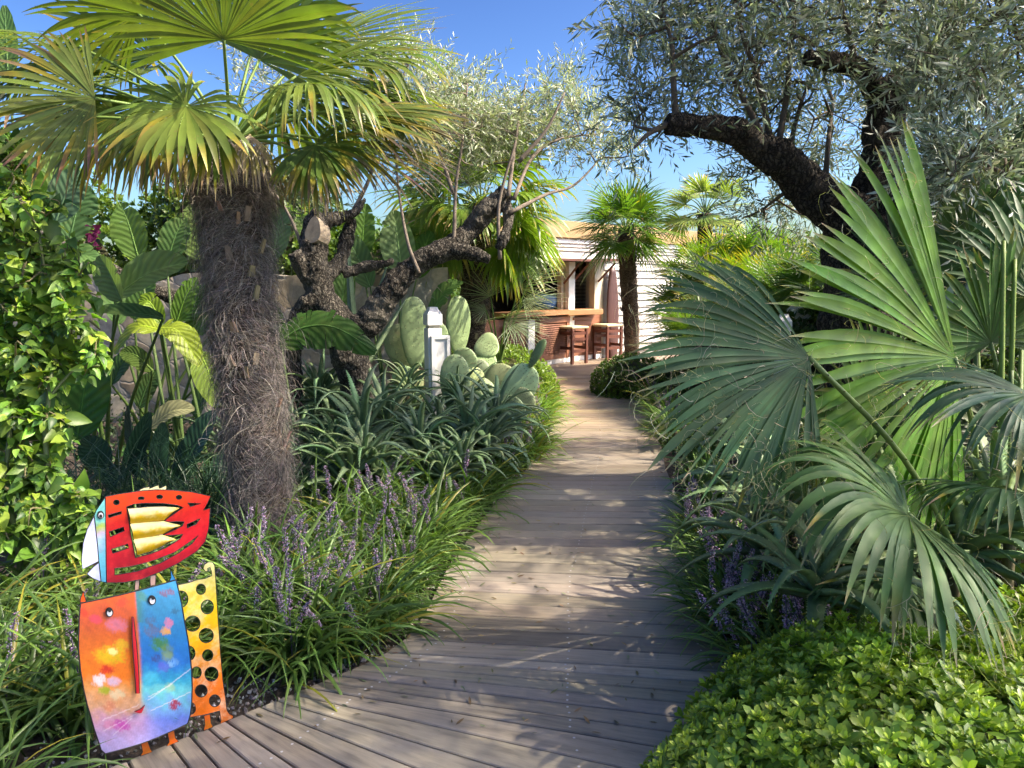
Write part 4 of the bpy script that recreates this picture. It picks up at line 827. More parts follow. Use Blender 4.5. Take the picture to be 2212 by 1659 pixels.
# small silvery fan palm in front of the bar
root = empty('fan_palm', tuple(gnd(1078, 868)), 'small silvery fan palm with stiff narrow fingers in front of the bar counter', 'palm'); c = at(1078, 790, 9.3); silver = (.28, .34, .22)
keep(MB().add(*tube([gnd(1078, 868)-UP*.1, c], [.06, .05], 10, True, (.1, .07, .05))).build('trunk', M['palmbark']), root)
for (px, py, ax, nn, Rp, sp) in ((1121, 622, (.6, .6, .3), (-.3, .2, .9), 108, 190), (1094, 684, (.2, .1, .8), (-.1, .9, .3), 95, 260), (1090, 690, (.9, .0, .3), (-.1, .7, .6), 112, 150), (1130, 650, (.95, -.1, .2), (0, .8, .5), 100, 140), (1060, 640, (-.3, .8, .2), (.2, .2, .9), 80, 180), (1050, 670, (-.9, .2, .2), (0, .8, .5), 70, 170), (1145, 600, (.6, .8, -.2), (0, .1, 1), 85, 160), (1110, 700, (.6, -.6, .5), (.3, .6, .7), 85, 150)):
    frond(root, c, at(px, py, 9.1), scr(ax), scr(nn), Rp*9.1/F, r, pr=(.016, .009), nseg=22, span=sp, split=.25, droop=.15, c0=silver, c1=(.5, .45, .3), dry=.07, wf=.42, K=8, fold=.6)
# low clumping fan palms on the right, behind
def clump(px, py, d, n, label, r, Rr=.52, c0=(.11, .21, .03), sp=.35, dry=.1):
    c = at(px, py, d); g = np.array([c[0], c[1], 0]); root = empty('fan_palm', tuple(g), label, 'palm', 'low bushy fan palms at the right')
    for k in range(3):
        a = k*2.1+r.random(); t = c+np.array([math.cos(a)*sp*.6, math.sin(a)*sp*.6, -.15-.2*r.random()]); s = keep(MB().add(*tube([g+(t-g)*[1, 1, 0]*.5-UP*.1, t], [.06, .05], 8, True, (.09, .065, .045))).build('trunk', M['palmbark']), root)
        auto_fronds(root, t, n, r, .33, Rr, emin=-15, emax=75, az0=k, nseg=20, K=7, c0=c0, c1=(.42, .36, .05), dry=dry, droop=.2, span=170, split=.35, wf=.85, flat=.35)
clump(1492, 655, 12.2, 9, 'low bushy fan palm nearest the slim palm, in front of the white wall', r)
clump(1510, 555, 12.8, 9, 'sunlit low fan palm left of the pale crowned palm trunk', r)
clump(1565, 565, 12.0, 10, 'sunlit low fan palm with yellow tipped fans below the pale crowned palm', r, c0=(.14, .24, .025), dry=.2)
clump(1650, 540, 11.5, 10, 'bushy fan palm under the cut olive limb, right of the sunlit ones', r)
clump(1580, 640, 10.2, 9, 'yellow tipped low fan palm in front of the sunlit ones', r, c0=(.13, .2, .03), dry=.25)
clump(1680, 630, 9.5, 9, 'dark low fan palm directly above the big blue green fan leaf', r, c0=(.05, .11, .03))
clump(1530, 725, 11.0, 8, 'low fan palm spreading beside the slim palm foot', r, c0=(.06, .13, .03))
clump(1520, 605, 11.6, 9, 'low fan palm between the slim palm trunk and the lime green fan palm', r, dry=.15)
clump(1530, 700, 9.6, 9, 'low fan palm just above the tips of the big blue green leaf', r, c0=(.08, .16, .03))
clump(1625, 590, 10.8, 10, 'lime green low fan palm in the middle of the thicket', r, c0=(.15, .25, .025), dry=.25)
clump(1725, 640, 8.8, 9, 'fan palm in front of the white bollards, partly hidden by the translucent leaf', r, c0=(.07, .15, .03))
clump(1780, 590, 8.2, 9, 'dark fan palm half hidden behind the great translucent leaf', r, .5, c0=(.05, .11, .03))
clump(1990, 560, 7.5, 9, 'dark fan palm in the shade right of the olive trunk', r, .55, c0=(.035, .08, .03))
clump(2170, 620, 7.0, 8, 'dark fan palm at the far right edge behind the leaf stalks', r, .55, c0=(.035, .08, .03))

# ------------------------------------------------------------ big blue-green fan palm in the right foreground
def washingtonia():
    r = R_(31); base = at(2185, 1180, 3.9); root = empty('fan_palm', (base[0], base[1], 0), 'large blue green fan palm whose thread fringed leaves hang over the right of the boardwalk', 'palm')
    C = base+UP*.35; g = np.array([base[0], base[1], -.1])
    palm_trunk(root, [g, g+UP*.4, base, C+UP*.15], [.2, .17, .16, .14], r, 2500, .12, 40, (.3, .25, .17))
    bl = (.07, .14, .058); gr = (.075, .15, .04)
    def F_(px, py, d, ax, nn, Rp, stem, **kw):
        kw.setdefault('wf', 1.25); kw.setdefault('c0', bl); kw.setdefault('nseg', 46); kw.setdefault('thr', 70); hub = at(px, py, d); s = at(*stem) if stem is not None else C
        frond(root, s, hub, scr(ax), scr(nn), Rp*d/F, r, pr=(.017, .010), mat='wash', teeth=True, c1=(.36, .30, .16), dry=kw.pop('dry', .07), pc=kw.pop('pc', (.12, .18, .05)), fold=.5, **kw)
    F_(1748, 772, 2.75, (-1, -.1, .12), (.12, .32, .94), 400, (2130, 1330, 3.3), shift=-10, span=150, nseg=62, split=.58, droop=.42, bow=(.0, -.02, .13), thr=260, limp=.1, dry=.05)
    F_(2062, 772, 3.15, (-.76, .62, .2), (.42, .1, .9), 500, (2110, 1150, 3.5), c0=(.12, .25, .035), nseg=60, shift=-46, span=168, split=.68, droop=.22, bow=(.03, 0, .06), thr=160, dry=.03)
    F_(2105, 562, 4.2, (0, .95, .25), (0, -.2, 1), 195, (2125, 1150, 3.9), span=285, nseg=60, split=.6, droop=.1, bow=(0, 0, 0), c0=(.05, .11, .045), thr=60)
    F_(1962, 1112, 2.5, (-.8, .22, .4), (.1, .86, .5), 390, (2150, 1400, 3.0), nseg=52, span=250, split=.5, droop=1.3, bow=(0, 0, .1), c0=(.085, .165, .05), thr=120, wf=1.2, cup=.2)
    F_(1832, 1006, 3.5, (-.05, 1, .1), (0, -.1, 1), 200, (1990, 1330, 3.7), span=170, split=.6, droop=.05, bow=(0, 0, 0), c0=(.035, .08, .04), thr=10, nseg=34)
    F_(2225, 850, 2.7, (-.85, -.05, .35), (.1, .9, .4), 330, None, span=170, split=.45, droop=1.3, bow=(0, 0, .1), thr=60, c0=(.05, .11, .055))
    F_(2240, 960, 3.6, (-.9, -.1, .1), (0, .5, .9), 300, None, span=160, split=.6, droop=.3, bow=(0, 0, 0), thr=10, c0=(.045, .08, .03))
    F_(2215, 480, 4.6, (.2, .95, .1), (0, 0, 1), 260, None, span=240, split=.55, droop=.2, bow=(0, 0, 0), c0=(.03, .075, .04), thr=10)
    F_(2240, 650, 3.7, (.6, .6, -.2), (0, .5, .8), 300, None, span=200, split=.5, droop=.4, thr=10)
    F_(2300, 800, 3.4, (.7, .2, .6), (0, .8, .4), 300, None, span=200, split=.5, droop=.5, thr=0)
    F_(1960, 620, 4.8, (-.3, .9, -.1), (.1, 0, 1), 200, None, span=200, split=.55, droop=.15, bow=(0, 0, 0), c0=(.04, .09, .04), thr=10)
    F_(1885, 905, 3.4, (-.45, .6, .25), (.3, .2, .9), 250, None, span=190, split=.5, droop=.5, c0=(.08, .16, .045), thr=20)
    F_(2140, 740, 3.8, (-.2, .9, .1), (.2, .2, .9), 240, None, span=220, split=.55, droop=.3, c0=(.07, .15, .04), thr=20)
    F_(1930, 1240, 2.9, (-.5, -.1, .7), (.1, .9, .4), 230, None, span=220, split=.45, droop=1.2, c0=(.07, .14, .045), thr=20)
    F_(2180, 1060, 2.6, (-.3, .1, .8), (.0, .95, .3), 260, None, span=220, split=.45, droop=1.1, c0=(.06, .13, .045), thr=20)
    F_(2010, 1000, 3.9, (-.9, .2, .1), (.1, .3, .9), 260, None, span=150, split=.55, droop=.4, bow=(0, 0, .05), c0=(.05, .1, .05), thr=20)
    for (x0, y0, x1, y1, d, lit) in ((2104, 640, 2128, 1240, 3.85, 0), (2168, 520, 2150, 1200, 3.6, 1), (2192, 560, 2165, 1210, 3.7, 1), (2185, 800, 2180, 1220, 3.5, 0)):
        pt = petiole(at(x1, y1, d), at(x0, y0, d), .021, .010, (.02*lit, .02, 0), (.14, .21, .04) if lit else (.08, .13, .035), teeth=True); keep(pt, root)
washingtonia()

# ------------------------------------------------------------ olive trees
def olive_left():
    r = R_(41); root = empty('olive_tree', tuple(at(775, 960, 6.9)*[1, 1, 0]), 'old pollarded olive tree with twisted dark limbs and silvery sprays in the left bed', 'olive tree')
    d = 6.9; limbs = [
        [(785, 985, d, 62), (772, 900, d, 56), (765, 830, d, 54), (748, 760, d, 52), (735, 705, d, 52), (700, 650, d, 46), (680, 590, d, 42), (676, 530, d, 40), (690, 478, d, 38), (697, 470, d, 36)],
        [(740, 730, d, 50), (790, 700, d, 44), (830, 650, d, 40), (865, 595, d, 36), (915, 558, d, 33), (970, 545, d, 28), (1020, 548, d, 22), (1058, 560, d, 15)],
        [(905, 565, d, 34), (960, 540, d+.05, 30), (1010, 505, d+.1, 30), (1050, 455, d+.1, 31), (1085, 425, d+.1, 32), (1098, 412, d+.1, 31)],
        [(640, 960, d+.15, 50), (625, 860, d+.15, 38), (622, 780, d+.1, 34), (640, 710, d+.05, 32), (672, 655, d, 38), (700, 640, d, 30)],
        [(1095, 440, d+.1, 16), (1098, 480, d+.05, 14), (1090, 515, d, 15), (1076, 538, d, 11)],
        [(700, 600, d+.1, 26), (735, 560, d+.2, 22), (752, 500, d+.25, 20), (760, 470, d+.25, 13)],
        [(740, 590, d+.2, 16), (790, 578, d+.25, 15), (835, 570, d+.25, 13), (850, 560, d+.25, 9)],
        [(665, 600, d-.05, 24), (650, 572, d-.1, 24), (636, 545, d-.15, 22)],
        [(640, 720, d+.3, 30), (520, 690, d+.6, 28), (420, 650, d+.6, 27), (350, 632, d+.5, 22), (200, 560, d+.3, 17), (80, 500, d+.3, 12)],
        [(690, 480, d, 26), (740, 470, d+.1, 16), (770, 455, d+.15, 12), (790, 430, d+.2, 8)]]
    tree_skeleton(limbs, 'trunk', root, 'olbark', .013, .12, .035)
    mb = MB(); o = at(676, 498, d-.14); n = nrm(scr((-.35, .25, .9))); a = nrm(np.cross(n, UP)); b = np.cross(n, a); th = np.linspace(0, 2*PI, 19)[:-1]; rr = .115+.010*np.sin(3*th)
    ring = o+np.outer(np.cos(th)*rr*.72, a)+np.outer(np.sin(th)*rr*1.1, b); mb.add(*tube([o-n*.05, o], [.13, .13], 18)); mb = MB(); mb.add(np.concatenate([ring, ring-n*.16]), [np.array([np.arange(18)]), np.stack([np.arange(18), np.arange(18)+18, (np.arange(18)+1) % 18+18, (np.arange(18)+1) % 18], 1)], (.30, .25, .185))
    keep(mb.build('cut_face', M['wood'], None, False), root)
    nodes = []
    def shoot(pts):
        Q = smooth_path([at(*p) for p in pts], 16); nodes.extend(Q[3:]); return Q
    sh = [[(1098, 425, d), (1110, 330, d+.2), (1125, 250, d+.4), (1135, 180, d+.6)], [(1110, 430, d), (1150, 340, d+.3), (1210, 300, d+.5), (1290, 290, d+.7)], [(1100, 460, d), (1180, 420, d+.3), (1240, 400, d+.5), (1300, 340, d+.7)], [(1080, 560, d), (1078, 440, d), (1110, 320, d), (1120, 260, d)], [(1120, 350, d), (1180, 280, d), (1220, 200, d)],
          [(980, 540, d), (985, 400, d), (1000, 300, d), (1010, 180, d)], [(980, 420, d), (940, 300, d), (900, 180, d)], [(905, 590, d-.1), (880, 520, d-.1), (860, 400, d), (850, 250, d)], [(660, 560, d), (640, 500, d), (610, 440, d), (560, 380, d+.1)], [(700, 470, d), (720, 380, d), (760, 300, d)], [(750, 480, d+.2), (800, 380, d+.2), (820, 280, d+.2), (900, 100, d)]]
    mb = MB()
    for s in sh:
        Q = shoot(s); mb.add(*tube(Q, np.linspace(.022, .008, 16), 6, True, (.2, .165, .13)))
    keep(mb.build('shoots', M['wood']), root)
    T = []
    for c, rp, dz, n in (((960, 240, 7.1), (110, 85), .6, 52), ((870, 150, 7.2), (80, 50), .4, 20), ((1060, 270, 7.4), (85, 70), .5, 36), ((1165, 275, 7.6), (90, 85), .5, 36), ((1280, 300, 7.6), (75, 65), .4, 20), ((1235, 210, 7.6), (50, 50), .3, 9), ((880, 320, 7.5), (110, 80), .5, 34), ((640, 400, 7.6), (110, 70), .4, 22), ((1010, 340, 7.3), (70, 60), .4, 20), ((1345, 330, 7.7), (35, 40), .3, 5), ((760, 230, 7.6), (100, 90), .5, 26), ((600, 150, 8.0), (160, 80), .5, 26)):
        T += ell(r, n, c, rp, dz)
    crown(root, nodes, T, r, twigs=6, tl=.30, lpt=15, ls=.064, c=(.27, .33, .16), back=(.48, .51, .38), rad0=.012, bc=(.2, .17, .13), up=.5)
olive_left()
def olive_right():
    r = R_(51); d = 5.5; root = empty('olive_tree', tuple(at(1870, 1065, 5.6)*[1, 1, 0]), 'big dark olive tree with a sawn off limb reaching left over the right bed', 'olive tree')
    limbs = [[(1880, 1150, 5.6, 100), (1875, 950, 5.6, 88), (1868, 780, 5.6, 84), (1860, 620, 5.55, 82), (1855, 500, 5.5, 78), (1850, 460, 5.5, 66)],
        [(1860, 500, 5.5, 66), (1795, 445, 5.45, 52), (1730, 392, 5.4, 45), (1672, 338, 5.3, 39), (1610, 296, 5.2, 33), (1550, 276, 5.1, 28), (1490, 270, 5.05, 25), (1436, 266, 5.0, 24)],
        [(1870, 490, 5.5, 62), (1890, 400, 5.5, 50), (1905, 310, 5.5, 42), (1915, 240, 5.5, 40), (1930, 190, 5.5, 36), (1975, 165, 5.5, 28), (2030, 110, 5.5, 22), (2060, 20, 5.5, 16), (2080, -80, 5.5, 12)],
        [(1925, 225, 5.5, 34), (1895, 198, 5.45, 30), (1868, 160, 5.35, 24), (1825, 138, 5.3, 22), (1780, 130, 5.2, 20), (1740, 124, 5.15, 17)],
        [(1890, 470, 5.5, 45), (1980, 420, 5.3, 34), (2100, 360, 5.0, 28), (2220, 280, 4.7, 22), (2330, 150, 4.4, 18)],
        [(1850, 560, 5.6, 50), (1930, 560, 5.9, 40), (2020, 480, 6.3, 30), (2080, 380, 6.5, 22)]]
    tree_skeleton(limbs, 'trunk', root, 'dkbark', .015, .12, .035, .95)
    nodes = []; mb = MB()
    for s in ([(1655, 310, 5.25), (1610, 220, 5.2), (1560, 120, 5.2), (1530, 0, 5.2)], [(1665, 310, 5.3), (1640, 180, 5.2), (1600, 60, 5.1), (1590, -60, 5)], [(1680, 320, 5.3), (1700, 200, 5.3), (1710, 80, 5.3), (1730, -60, 5.3)], [(1460, 262, 5.05), (1455, 180, 5.0), (1450, 90, 5.0), (1420, -20, 5.0)], [(1700, 350, 5.4), (1720, 260, 5.5), (1745, 180, 5.6)],
              [(1850, 145, 5.35), (1830, 60, 5.3), (1800, -60, 5.2)], [(1880, 170, 5.4), (1900, 60, 5.3), (1930, -80, 5.2)], [(1960, 160, 5.5), (2000, 250, 5.0), (2030, 320, 4.6), (2080, 400, 4.3)], [(2040, 100, 5.5), (2100, 180, 5), (2150, 280, 4.5), (2180, 380, 4.1)], [(2030, 110, 5.5), (2120, 60, 5), (2200, 20, 4.6)], [(1720, 400, 5.5), (1690, 420, 5.8), (1650, 450, 6.1)], [(1780, 430, 5.5), (1790, 300, 5.8), (1800, 220, 6)], [(1440, 268, 5.0), (1400, 290, 4.95), (1370, 320, 4.9)], [(2330, 150, 4.4), (2450, -50, 4.2), (2600, -300, 4)], [(2080, -80, 5.5), (2150, -300, 5), (2250, -500, 4.4)]):
        Q = smooth_path([at(*p) for p in s], 14); nodes.extend(Q[2:]); mb.add(*tube(Q, np.linspace(.026, .009, 14), 6, True, (.11, .09, .07)))
    keep(mb.build('shoots', M['wood']), root)
    T = []
    for c, rp, dz, n in (((1560, 70, 5.3), (200, 140), .6, 70), ((1390, 60, 5.1), (60, 90), .3, 14), ((1400, 230, 5.2), (50, 90), .3, 14), ((1650, 190, 5.6), (170, 100), .3, 30), ((1840, 20, 5.7), (220, 130), .8, 70), ((2080, 80, 4.8), (190, 160), .8, 80), ((2130, 360, 4.2), (100, 110), .4, 34), ((2040, 330, 4.6), (70, 100), .3, 16), ((1790, 280, 6.5), (150, 130), .4, 36), ((2080, 250, 6.6), (170, 180), .4, 40), ((1680, 450, 6.3), (90, 40), .4, 14), ((1610, 345, 5.6), (70, 40), .3, 6), ((1850, -250, 5.2), (380, 180), 1.1, 120), ((2350, 0, 4.4), (160, 250), .9, 70)):
        T += ell(r, n, c, rp, dz)
    T += ellw(r, 120, (3.6, 3.2, 4.9), (1.4, 1.5, 1.0)) + ellw(r, 110, (3.9, 1.7, 4.7), (1.2, 1.2, 1.0)) + ellw(r, 60, (2.8, 1.9, 4.9), (.9, .9, .6))  # crown lobes out of view, added to shade the boardwalk and metal animals
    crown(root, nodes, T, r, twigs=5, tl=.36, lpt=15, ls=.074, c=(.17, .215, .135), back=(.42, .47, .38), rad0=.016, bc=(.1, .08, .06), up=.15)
olive_right()
def olive_behind():      # the neighbouring tree just outside the right edge whose shade falls on the boardwalk
    r = R_(61); root = empty('olive_tree', (6.4, 1.0, 0), 'spreading olive tree standing out of sight to the right of the viewer, shading the boardwalk', 'olive tree')
    P = [[6.4, 1.0, -.1], [6.3, 1.0, 1.2], [6.0, 1.1, 2.3], [5.6, 1.2, 3.4]]; mb = MB(); mb.add(*tube(smooth_path(P, 20), np.linspace(.26, .12, 20), 14, True, (1, 1, 1), .1)); keep(mb.build('trunk', M['dkbark']), root)
    nodes = list(smooth_path([P[2], P[3], [5.2, 1.3, 4.2]], 10)[3:])
    T = ellw(r, 95, (5.0, 1.2, 4.7), (1.3, 1.7, 1.1)) + ellw(r, 35, (4.4, .2, 4.6), (1.0, 1.2, .9))
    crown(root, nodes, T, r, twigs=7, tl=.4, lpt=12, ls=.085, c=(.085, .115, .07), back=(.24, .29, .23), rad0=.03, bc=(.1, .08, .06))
olive_behind()

# ------------------------------------------------------------ hedges
HT = leaf_tm(.46, 4, fold=.12, bend=.16, shape='obo'); HT2 = leaf_tm(.5, 2, fold=.1, bend=.1)
g = gnd(1850, 1659)
shrub('clipped_hedge', (1.75, 2.35, 0), [((1.27, 2.0, .0), (.88, .76, .52)), ((2.2, 2.2, .0), (.95, .82, .56)), ((1.42, 1.5, .0), (1.1, .8, .48))], 27000, R_(71), HT, .040, 8, (.13, .27, .04), (.55, .70, .085),
      'low rounded hedge with glossy green leaves and lime new shoots in the bottom right corner', 'hedge', core=(.05, .06, .025), layers=3)
a = at(1130, 818, 10.3)
shrub('clipped_hedge', (a[0]-.1, a[1], 0), [((a[0]-.27, a[1]+.1, .15), (.74, .8, .62))], 2600, R_(72), HT2, .05, 6, (.10, .19, .02), (.28, .42, .04), 'round clipped bush with bright yellow green top left of the terrace', 'hedge', 'round clipped bushes flanking the way to the bar', core=(.06, .06, .02))
a = gnd(1345, 862)
shrub('clipped_hedge', (a[0]+.2, a[1]+.6, 0), [((a[0]+.2, a[1]+.55, .12), (.6, .6, .48)), ((a[0]+.9, a[1]+.4, .1), (.6, .6, .45))], 3000, R_(73), HT2, .05, 6, (.045, .10, .015), (.13, .22, .03), 'round clipped dark green bush right of the way, at the foot of the slim palm', 'hedge', 'round clipped bushes flanking the way to the bar', core=(.04, .04, .02))

# background green masses that close the view
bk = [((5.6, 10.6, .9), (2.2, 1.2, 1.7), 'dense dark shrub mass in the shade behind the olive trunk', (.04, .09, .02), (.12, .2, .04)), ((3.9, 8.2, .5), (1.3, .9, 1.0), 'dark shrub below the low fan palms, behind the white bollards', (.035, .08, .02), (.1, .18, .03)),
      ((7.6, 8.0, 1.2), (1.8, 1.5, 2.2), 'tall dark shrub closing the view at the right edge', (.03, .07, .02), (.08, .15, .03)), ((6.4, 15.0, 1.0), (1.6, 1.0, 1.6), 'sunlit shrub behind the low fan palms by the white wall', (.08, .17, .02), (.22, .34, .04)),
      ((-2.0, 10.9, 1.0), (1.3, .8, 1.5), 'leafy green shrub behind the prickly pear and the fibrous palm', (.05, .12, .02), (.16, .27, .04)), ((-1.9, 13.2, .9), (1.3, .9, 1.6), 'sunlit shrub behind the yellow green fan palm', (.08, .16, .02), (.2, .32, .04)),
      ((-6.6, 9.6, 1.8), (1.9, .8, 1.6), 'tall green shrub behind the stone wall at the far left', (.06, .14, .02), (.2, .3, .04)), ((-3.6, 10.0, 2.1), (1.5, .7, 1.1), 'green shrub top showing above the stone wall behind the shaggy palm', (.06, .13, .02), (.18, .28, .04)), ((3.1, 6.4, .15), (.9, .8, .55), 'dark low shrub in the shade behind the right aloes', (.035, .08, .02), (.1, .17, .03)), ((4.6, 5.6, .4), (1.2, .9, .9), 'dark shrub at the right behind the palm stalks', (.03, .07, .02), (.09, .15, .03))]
for i, (c, ra, lb, c0, c1) in enumerate(bk):
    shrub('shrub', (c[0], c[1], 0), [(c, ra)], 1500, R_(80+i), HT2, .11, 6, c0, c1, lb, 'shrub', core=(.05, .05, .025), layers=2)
# ------------------------------------------------------------ leafy climber with green stems at the left edge
def climber():
    r = R_(91); root = empty('climbing_shrub', tuple(gnd(70, 1290)), 'sprawling climber with bright green leaves and one dark pink flower at the left edge', 'climber')
    nodes = []; mb = MB()
    for s, ra in (([(128, 1290, 3.75), (112, 1100, 3.75), (98, 950, 3.75), (105, 860, 3.75), (115, 740, 3.8), (100, 620, 3.85), (80, 480, 3.9)], .016), ([(50, 1290, 3.8), (35, 1150, 3.7), (10, 1050, 3.7), (20, 900, 3.8), (-20, 700, 3.9)], .017), ([(60, 1280, 3.9), (60, 1100, 4), (50, 950, 4), (58, 780, 4), (40, 600, 4)], .014), ([(58, 780, 4.0), (62, 640, 4), (90, 560, 4), (170, 520, 4)], .011), ([(40, 1200, 3.8), (90, 1150, 3.9), (130, 1200, 4.0)], .008), ([(105, 860, 3.75), (160, 800, 3.8), (215, 790, 3.8)], .008)):
        Q = smooth_path([at(*p) for p in s], 24); nodes.extend(Q[3:]); mb.add(*tube(Q, np.linspace(ra, ra*.5, 24), 8, True, (.10, .13, .05), .05))
    T = []
    for c, rp, dz, n in (((40, 520, 3.9), (90, 170), .35, 80), ((130, 620, 3.9), (100, 120), .3, 50), ((60, 760, 3.9), (100, 130), .35, 60), ((150, 760, 3.85), (90, 90), .2, 24), ((60, 950, 3.85), (100, 130), .3, 52), ((70, 1120, 3.8), (110, 110), .3, 48), ((170, 1130, 3.7), (45, 90), .12, 12), ((0, 380, 4.0), (70, 110), .3, 26), ((-120, 700, 3.9), (100, 350), .4, 60)): T += ell(r, n, c, rp, dz)
    N = np.array(nodes); P = []; D = []
    for t in sorted(T, key=lambda q: np.min(np.linalg.norm(N-q, axis=1))):
        j = int(np.argmin(np.linalg.norm(N-t, axis=1))); p = N[j]; Q = smooth_path([p, (p+t)/2+r.normal(size=3)*.04, t], 7); mb.add(*tube(Q, np.linspace(.005, .0022, 7), 5, False, (.16, .14, .07))); N = np.concatenate([N, Q[3:]]); P.append(Q); D.append(np.gradient(Q, axis=0))
    keep(mb.build('stem', M['stem']), root)
    P = np.concatenate([q for q in P]); D = nrm(np.concatenate(D)); P, D = P[::1], D[::1]; q_ = r.random(len(P)) < .72; P, D = P[q_], D[q_]; n = len(P); k = 3; PP = np.repeat(P, k, 0); DD = np.repeat(D, k, 0); o = nrm(np.cross(DD, r.normal(size=DD.shape))); ld = nrm(o+DD*.4-UP*.25+scr((.1, 0, .25))); m = n*k
    cc = jit((.14, .26, .04), m, r, .08, .3); y = r.random(m) < .3; cc[y] = jit((.26, .38, .05), y.sum(), r, .06, .2); dk = r.random(m) < .25; cc[dk] = jit((.05, .12, .03), dk.sum(), r, .06, .2)
    mb = MB(); tm = leaf_tm(.58, 6, fold=.2, bend=.3, shape='ovate'); inst(mb, tm, frames(ld, UP*.9+scr((.5, 0, .5)), r, .5), PP+o*.02, .054*np.exp(r.normal(size=m)*.36), cc); keep(mb.build('foliage', M['vine']), root)
    # one papery pink flower
    mb = MB(); c = at(211, 520, 3.7); k = 14; d = nrm(r.normal(size=(k, 3))*.5-UP*.3+scr((0, .2, .5))); mb_tm = leaf_tm(.8, 5, fold=.2, bend=.3, shape='ovate')
    inst(mb, mb_tm, frames(d, r.normal(size=(k, 3))), c+r.normal(size=(k, 3))*[.016, .016, .035], r.uniform(.035, .05, k), jit((.26, .03, .10), k, r, .08, .2)); keep(mb.build('flower', M['petal']), root)
climber()

# ------------------------------------------------------------ banana and bird-of-paradise plants, left background
r = R_(95); cam_n = scr((0, .25, 1)); dk = (.018, .055, .028); md = (.05, .13, .025); pl = (.16, .25, .10); yg = (.24, .32, .03)
g = gnd(215, 1010); leafplant('bird_of_paradise', (g[0], g[1], -.05), [(L2((165, 950), (196, 742), 5.1, .0), .19, scr((.1, .1, 1)), (.035, .12, .02), 0, .12), (L2((352, 688), (188, 672), 5.3, .02), .09, scr((0, .95, .5)), (.03, .08, .025), 0, .3), (L2((232, 1012), (182, 945), 4.9), .10, scr((.3, .2, 1)), dk, 0, .15), (L2((250, 640), (405, 566), 5.6, .05), .16, scr((-.1, .5, .9)), pl, 0, .35), (L2((262, 650), (215, 552), 5.5, .03), .13, scr((-.4, .2, .9)), pl, 3, .3), (L2((120, 480), (175, 370), 5.6, .05), .15, cam_n, (.12, .22, .12), 2, .2)],
    'bird of paradise plant with a huge dark oval leaf and pale twisted leaves', 'leafy plant', r, 'banana')
g = gnd(345, 1080); lv = []
for (b, t, w, c) in (((270, 1038), (323, 890), .07, dk), ((292, 1010), (277, 876), .07, dk), ((400, 1005), (466, 888), .1, (.03, .085, .045)), ((335, 1030), (352, 912), .065, dk), ((370, 1062), (432, 950), .08, dk), ((405, 1085), (522, 1018), .085, dk), ((345, 1078), (362, 938), .065, dk), ((310, 1060), (300, 930), .06, dk), ((250, 1060), (205, 980), .06, dk), ((440, 1060), (500, 960), .05, (.03, .08, .04)), ((300, 1070), (225, 1000), .06, dk), ((390, 1070), (395, 950), .06, dk)):
    lv.append((L2(b, t, 5.3+r.normal()*.12, .02), w, scr((r.normal()*.5, .3, 1)), c, 0, .3))
leafplant('bird_of_paradise', (g[0], g[1], -.05), lv, 'dark green clump of upright spear shaped leaves left of the shaggy palm', 'leafy plant', r, 'strel')
g = np.array([*at(400, 900, 6.4)[:2], -.05]); leafplant('banana_plant', tuple(g), [(L2((345, 712), (247, 765), 6.2, .12), .12, scr((-.2, .9, .6)), yg, 3, .3), (L2((345, 708), (432, 790), 6.1, .12), .13, scr((.2, .9, .6)), yg, 2, .3), (L2((350, 700), (300, 655), 6.5, .1), .1, scr((0, .6, .8)), (.2, .32, .03), 2, .3), (L2((430, 760), (470, 880), 6.3, .08), .14, scr((.2, .6, .9)), (.2, .3, .05), 2, .2), (L2((325, 925), (420, 885), 6.0, .06), .1, scr((0, .8, .7)), (.3, .3, .16), 0, .3), (L2((380, 700), (425, 600), 6.6, .05), .1, cam_n, (.1, .2, .03), 5, .2), (L2((300, 560), (260, 440), 6.8, .05), .17, cam_n, (.12, .22, .05), 3, .2), (L2((360, 570), (400, 470), 6.8, .05), .15, cam_n, (.1, .2, .06), 4, .2)],
    'banana plant with bent yellow green leaves in front of the stone wall', 'leafy plant', r)
g = np.array([*at(70, 900, 6.0)[:2], -.05]); leafplant('banana_plant', tuple(g), [(L2((72, 500), (25, 318), 5.9, .06), .22, cam_n, (.16, .30, .05), 2, .15), (L2((100, 480), (130, 330), 6.2, .06), .2, scr((.3, .2, 1)), (.14, .26, .06), 3, .2), (L2((18, 180), (10, 12), 5.9, .0), .1, cam_n, (.10, .2, .06), 0, .1), (L2((150, 520), (190, 400), 6.3, .06), .17, scr((.2, .2, 1)), (.1, .2, .08), 3, .2), (L2((60, 420), (-40, 300), 5.8, .1), .2, cam_n, (.14, .27, .05), 3, .2), (L2((120, 600), (215, 560), 6.2, .1), .13, scr((0, .7, .7)), (.08, .17, .05), 3, .3)],
    'tall banana plant with broad sunlit leaves behind the climber at the far left', 'leafy plant', r)
g = np.array([*at(320, 900, 7.2)[:2], -.05]); lv = []
for (b, t, w, c) in (((255, 700), (235, 600), .13, (.07, .15, .04)), ((290, 690), (330, 590), .14, (.10, .2, .05)), ((390, 690), (470, 620), .12, (.05, .12, .03)), ((330, 800), (260, 760), .1, (.12, .2, .04)), ((440, 820), (400, 740), .12, (.06, .13, .03)), ((240, 830), (290, 760), .1, (.05, .12, .03)), ((470, 700), (455, 580), .13, (.09, .18, .05)), ((300, 880), (340, 800), .1, (.04, .1, .03)), ((420, 900), (460, 830), .1, (.05, .12, .03))):
    lv.append((L2(b, t, 7.0+r.normal()*.2, .05), w, scr((r.normal()*.5, .3, .8)), c, int(r.integers(0, 6)), .25))
leafplant('banana_plant', tuple(g), lv, 'leafy banana plant screening the stone wall between climber and shaggy palm', 'leafy plant', r)
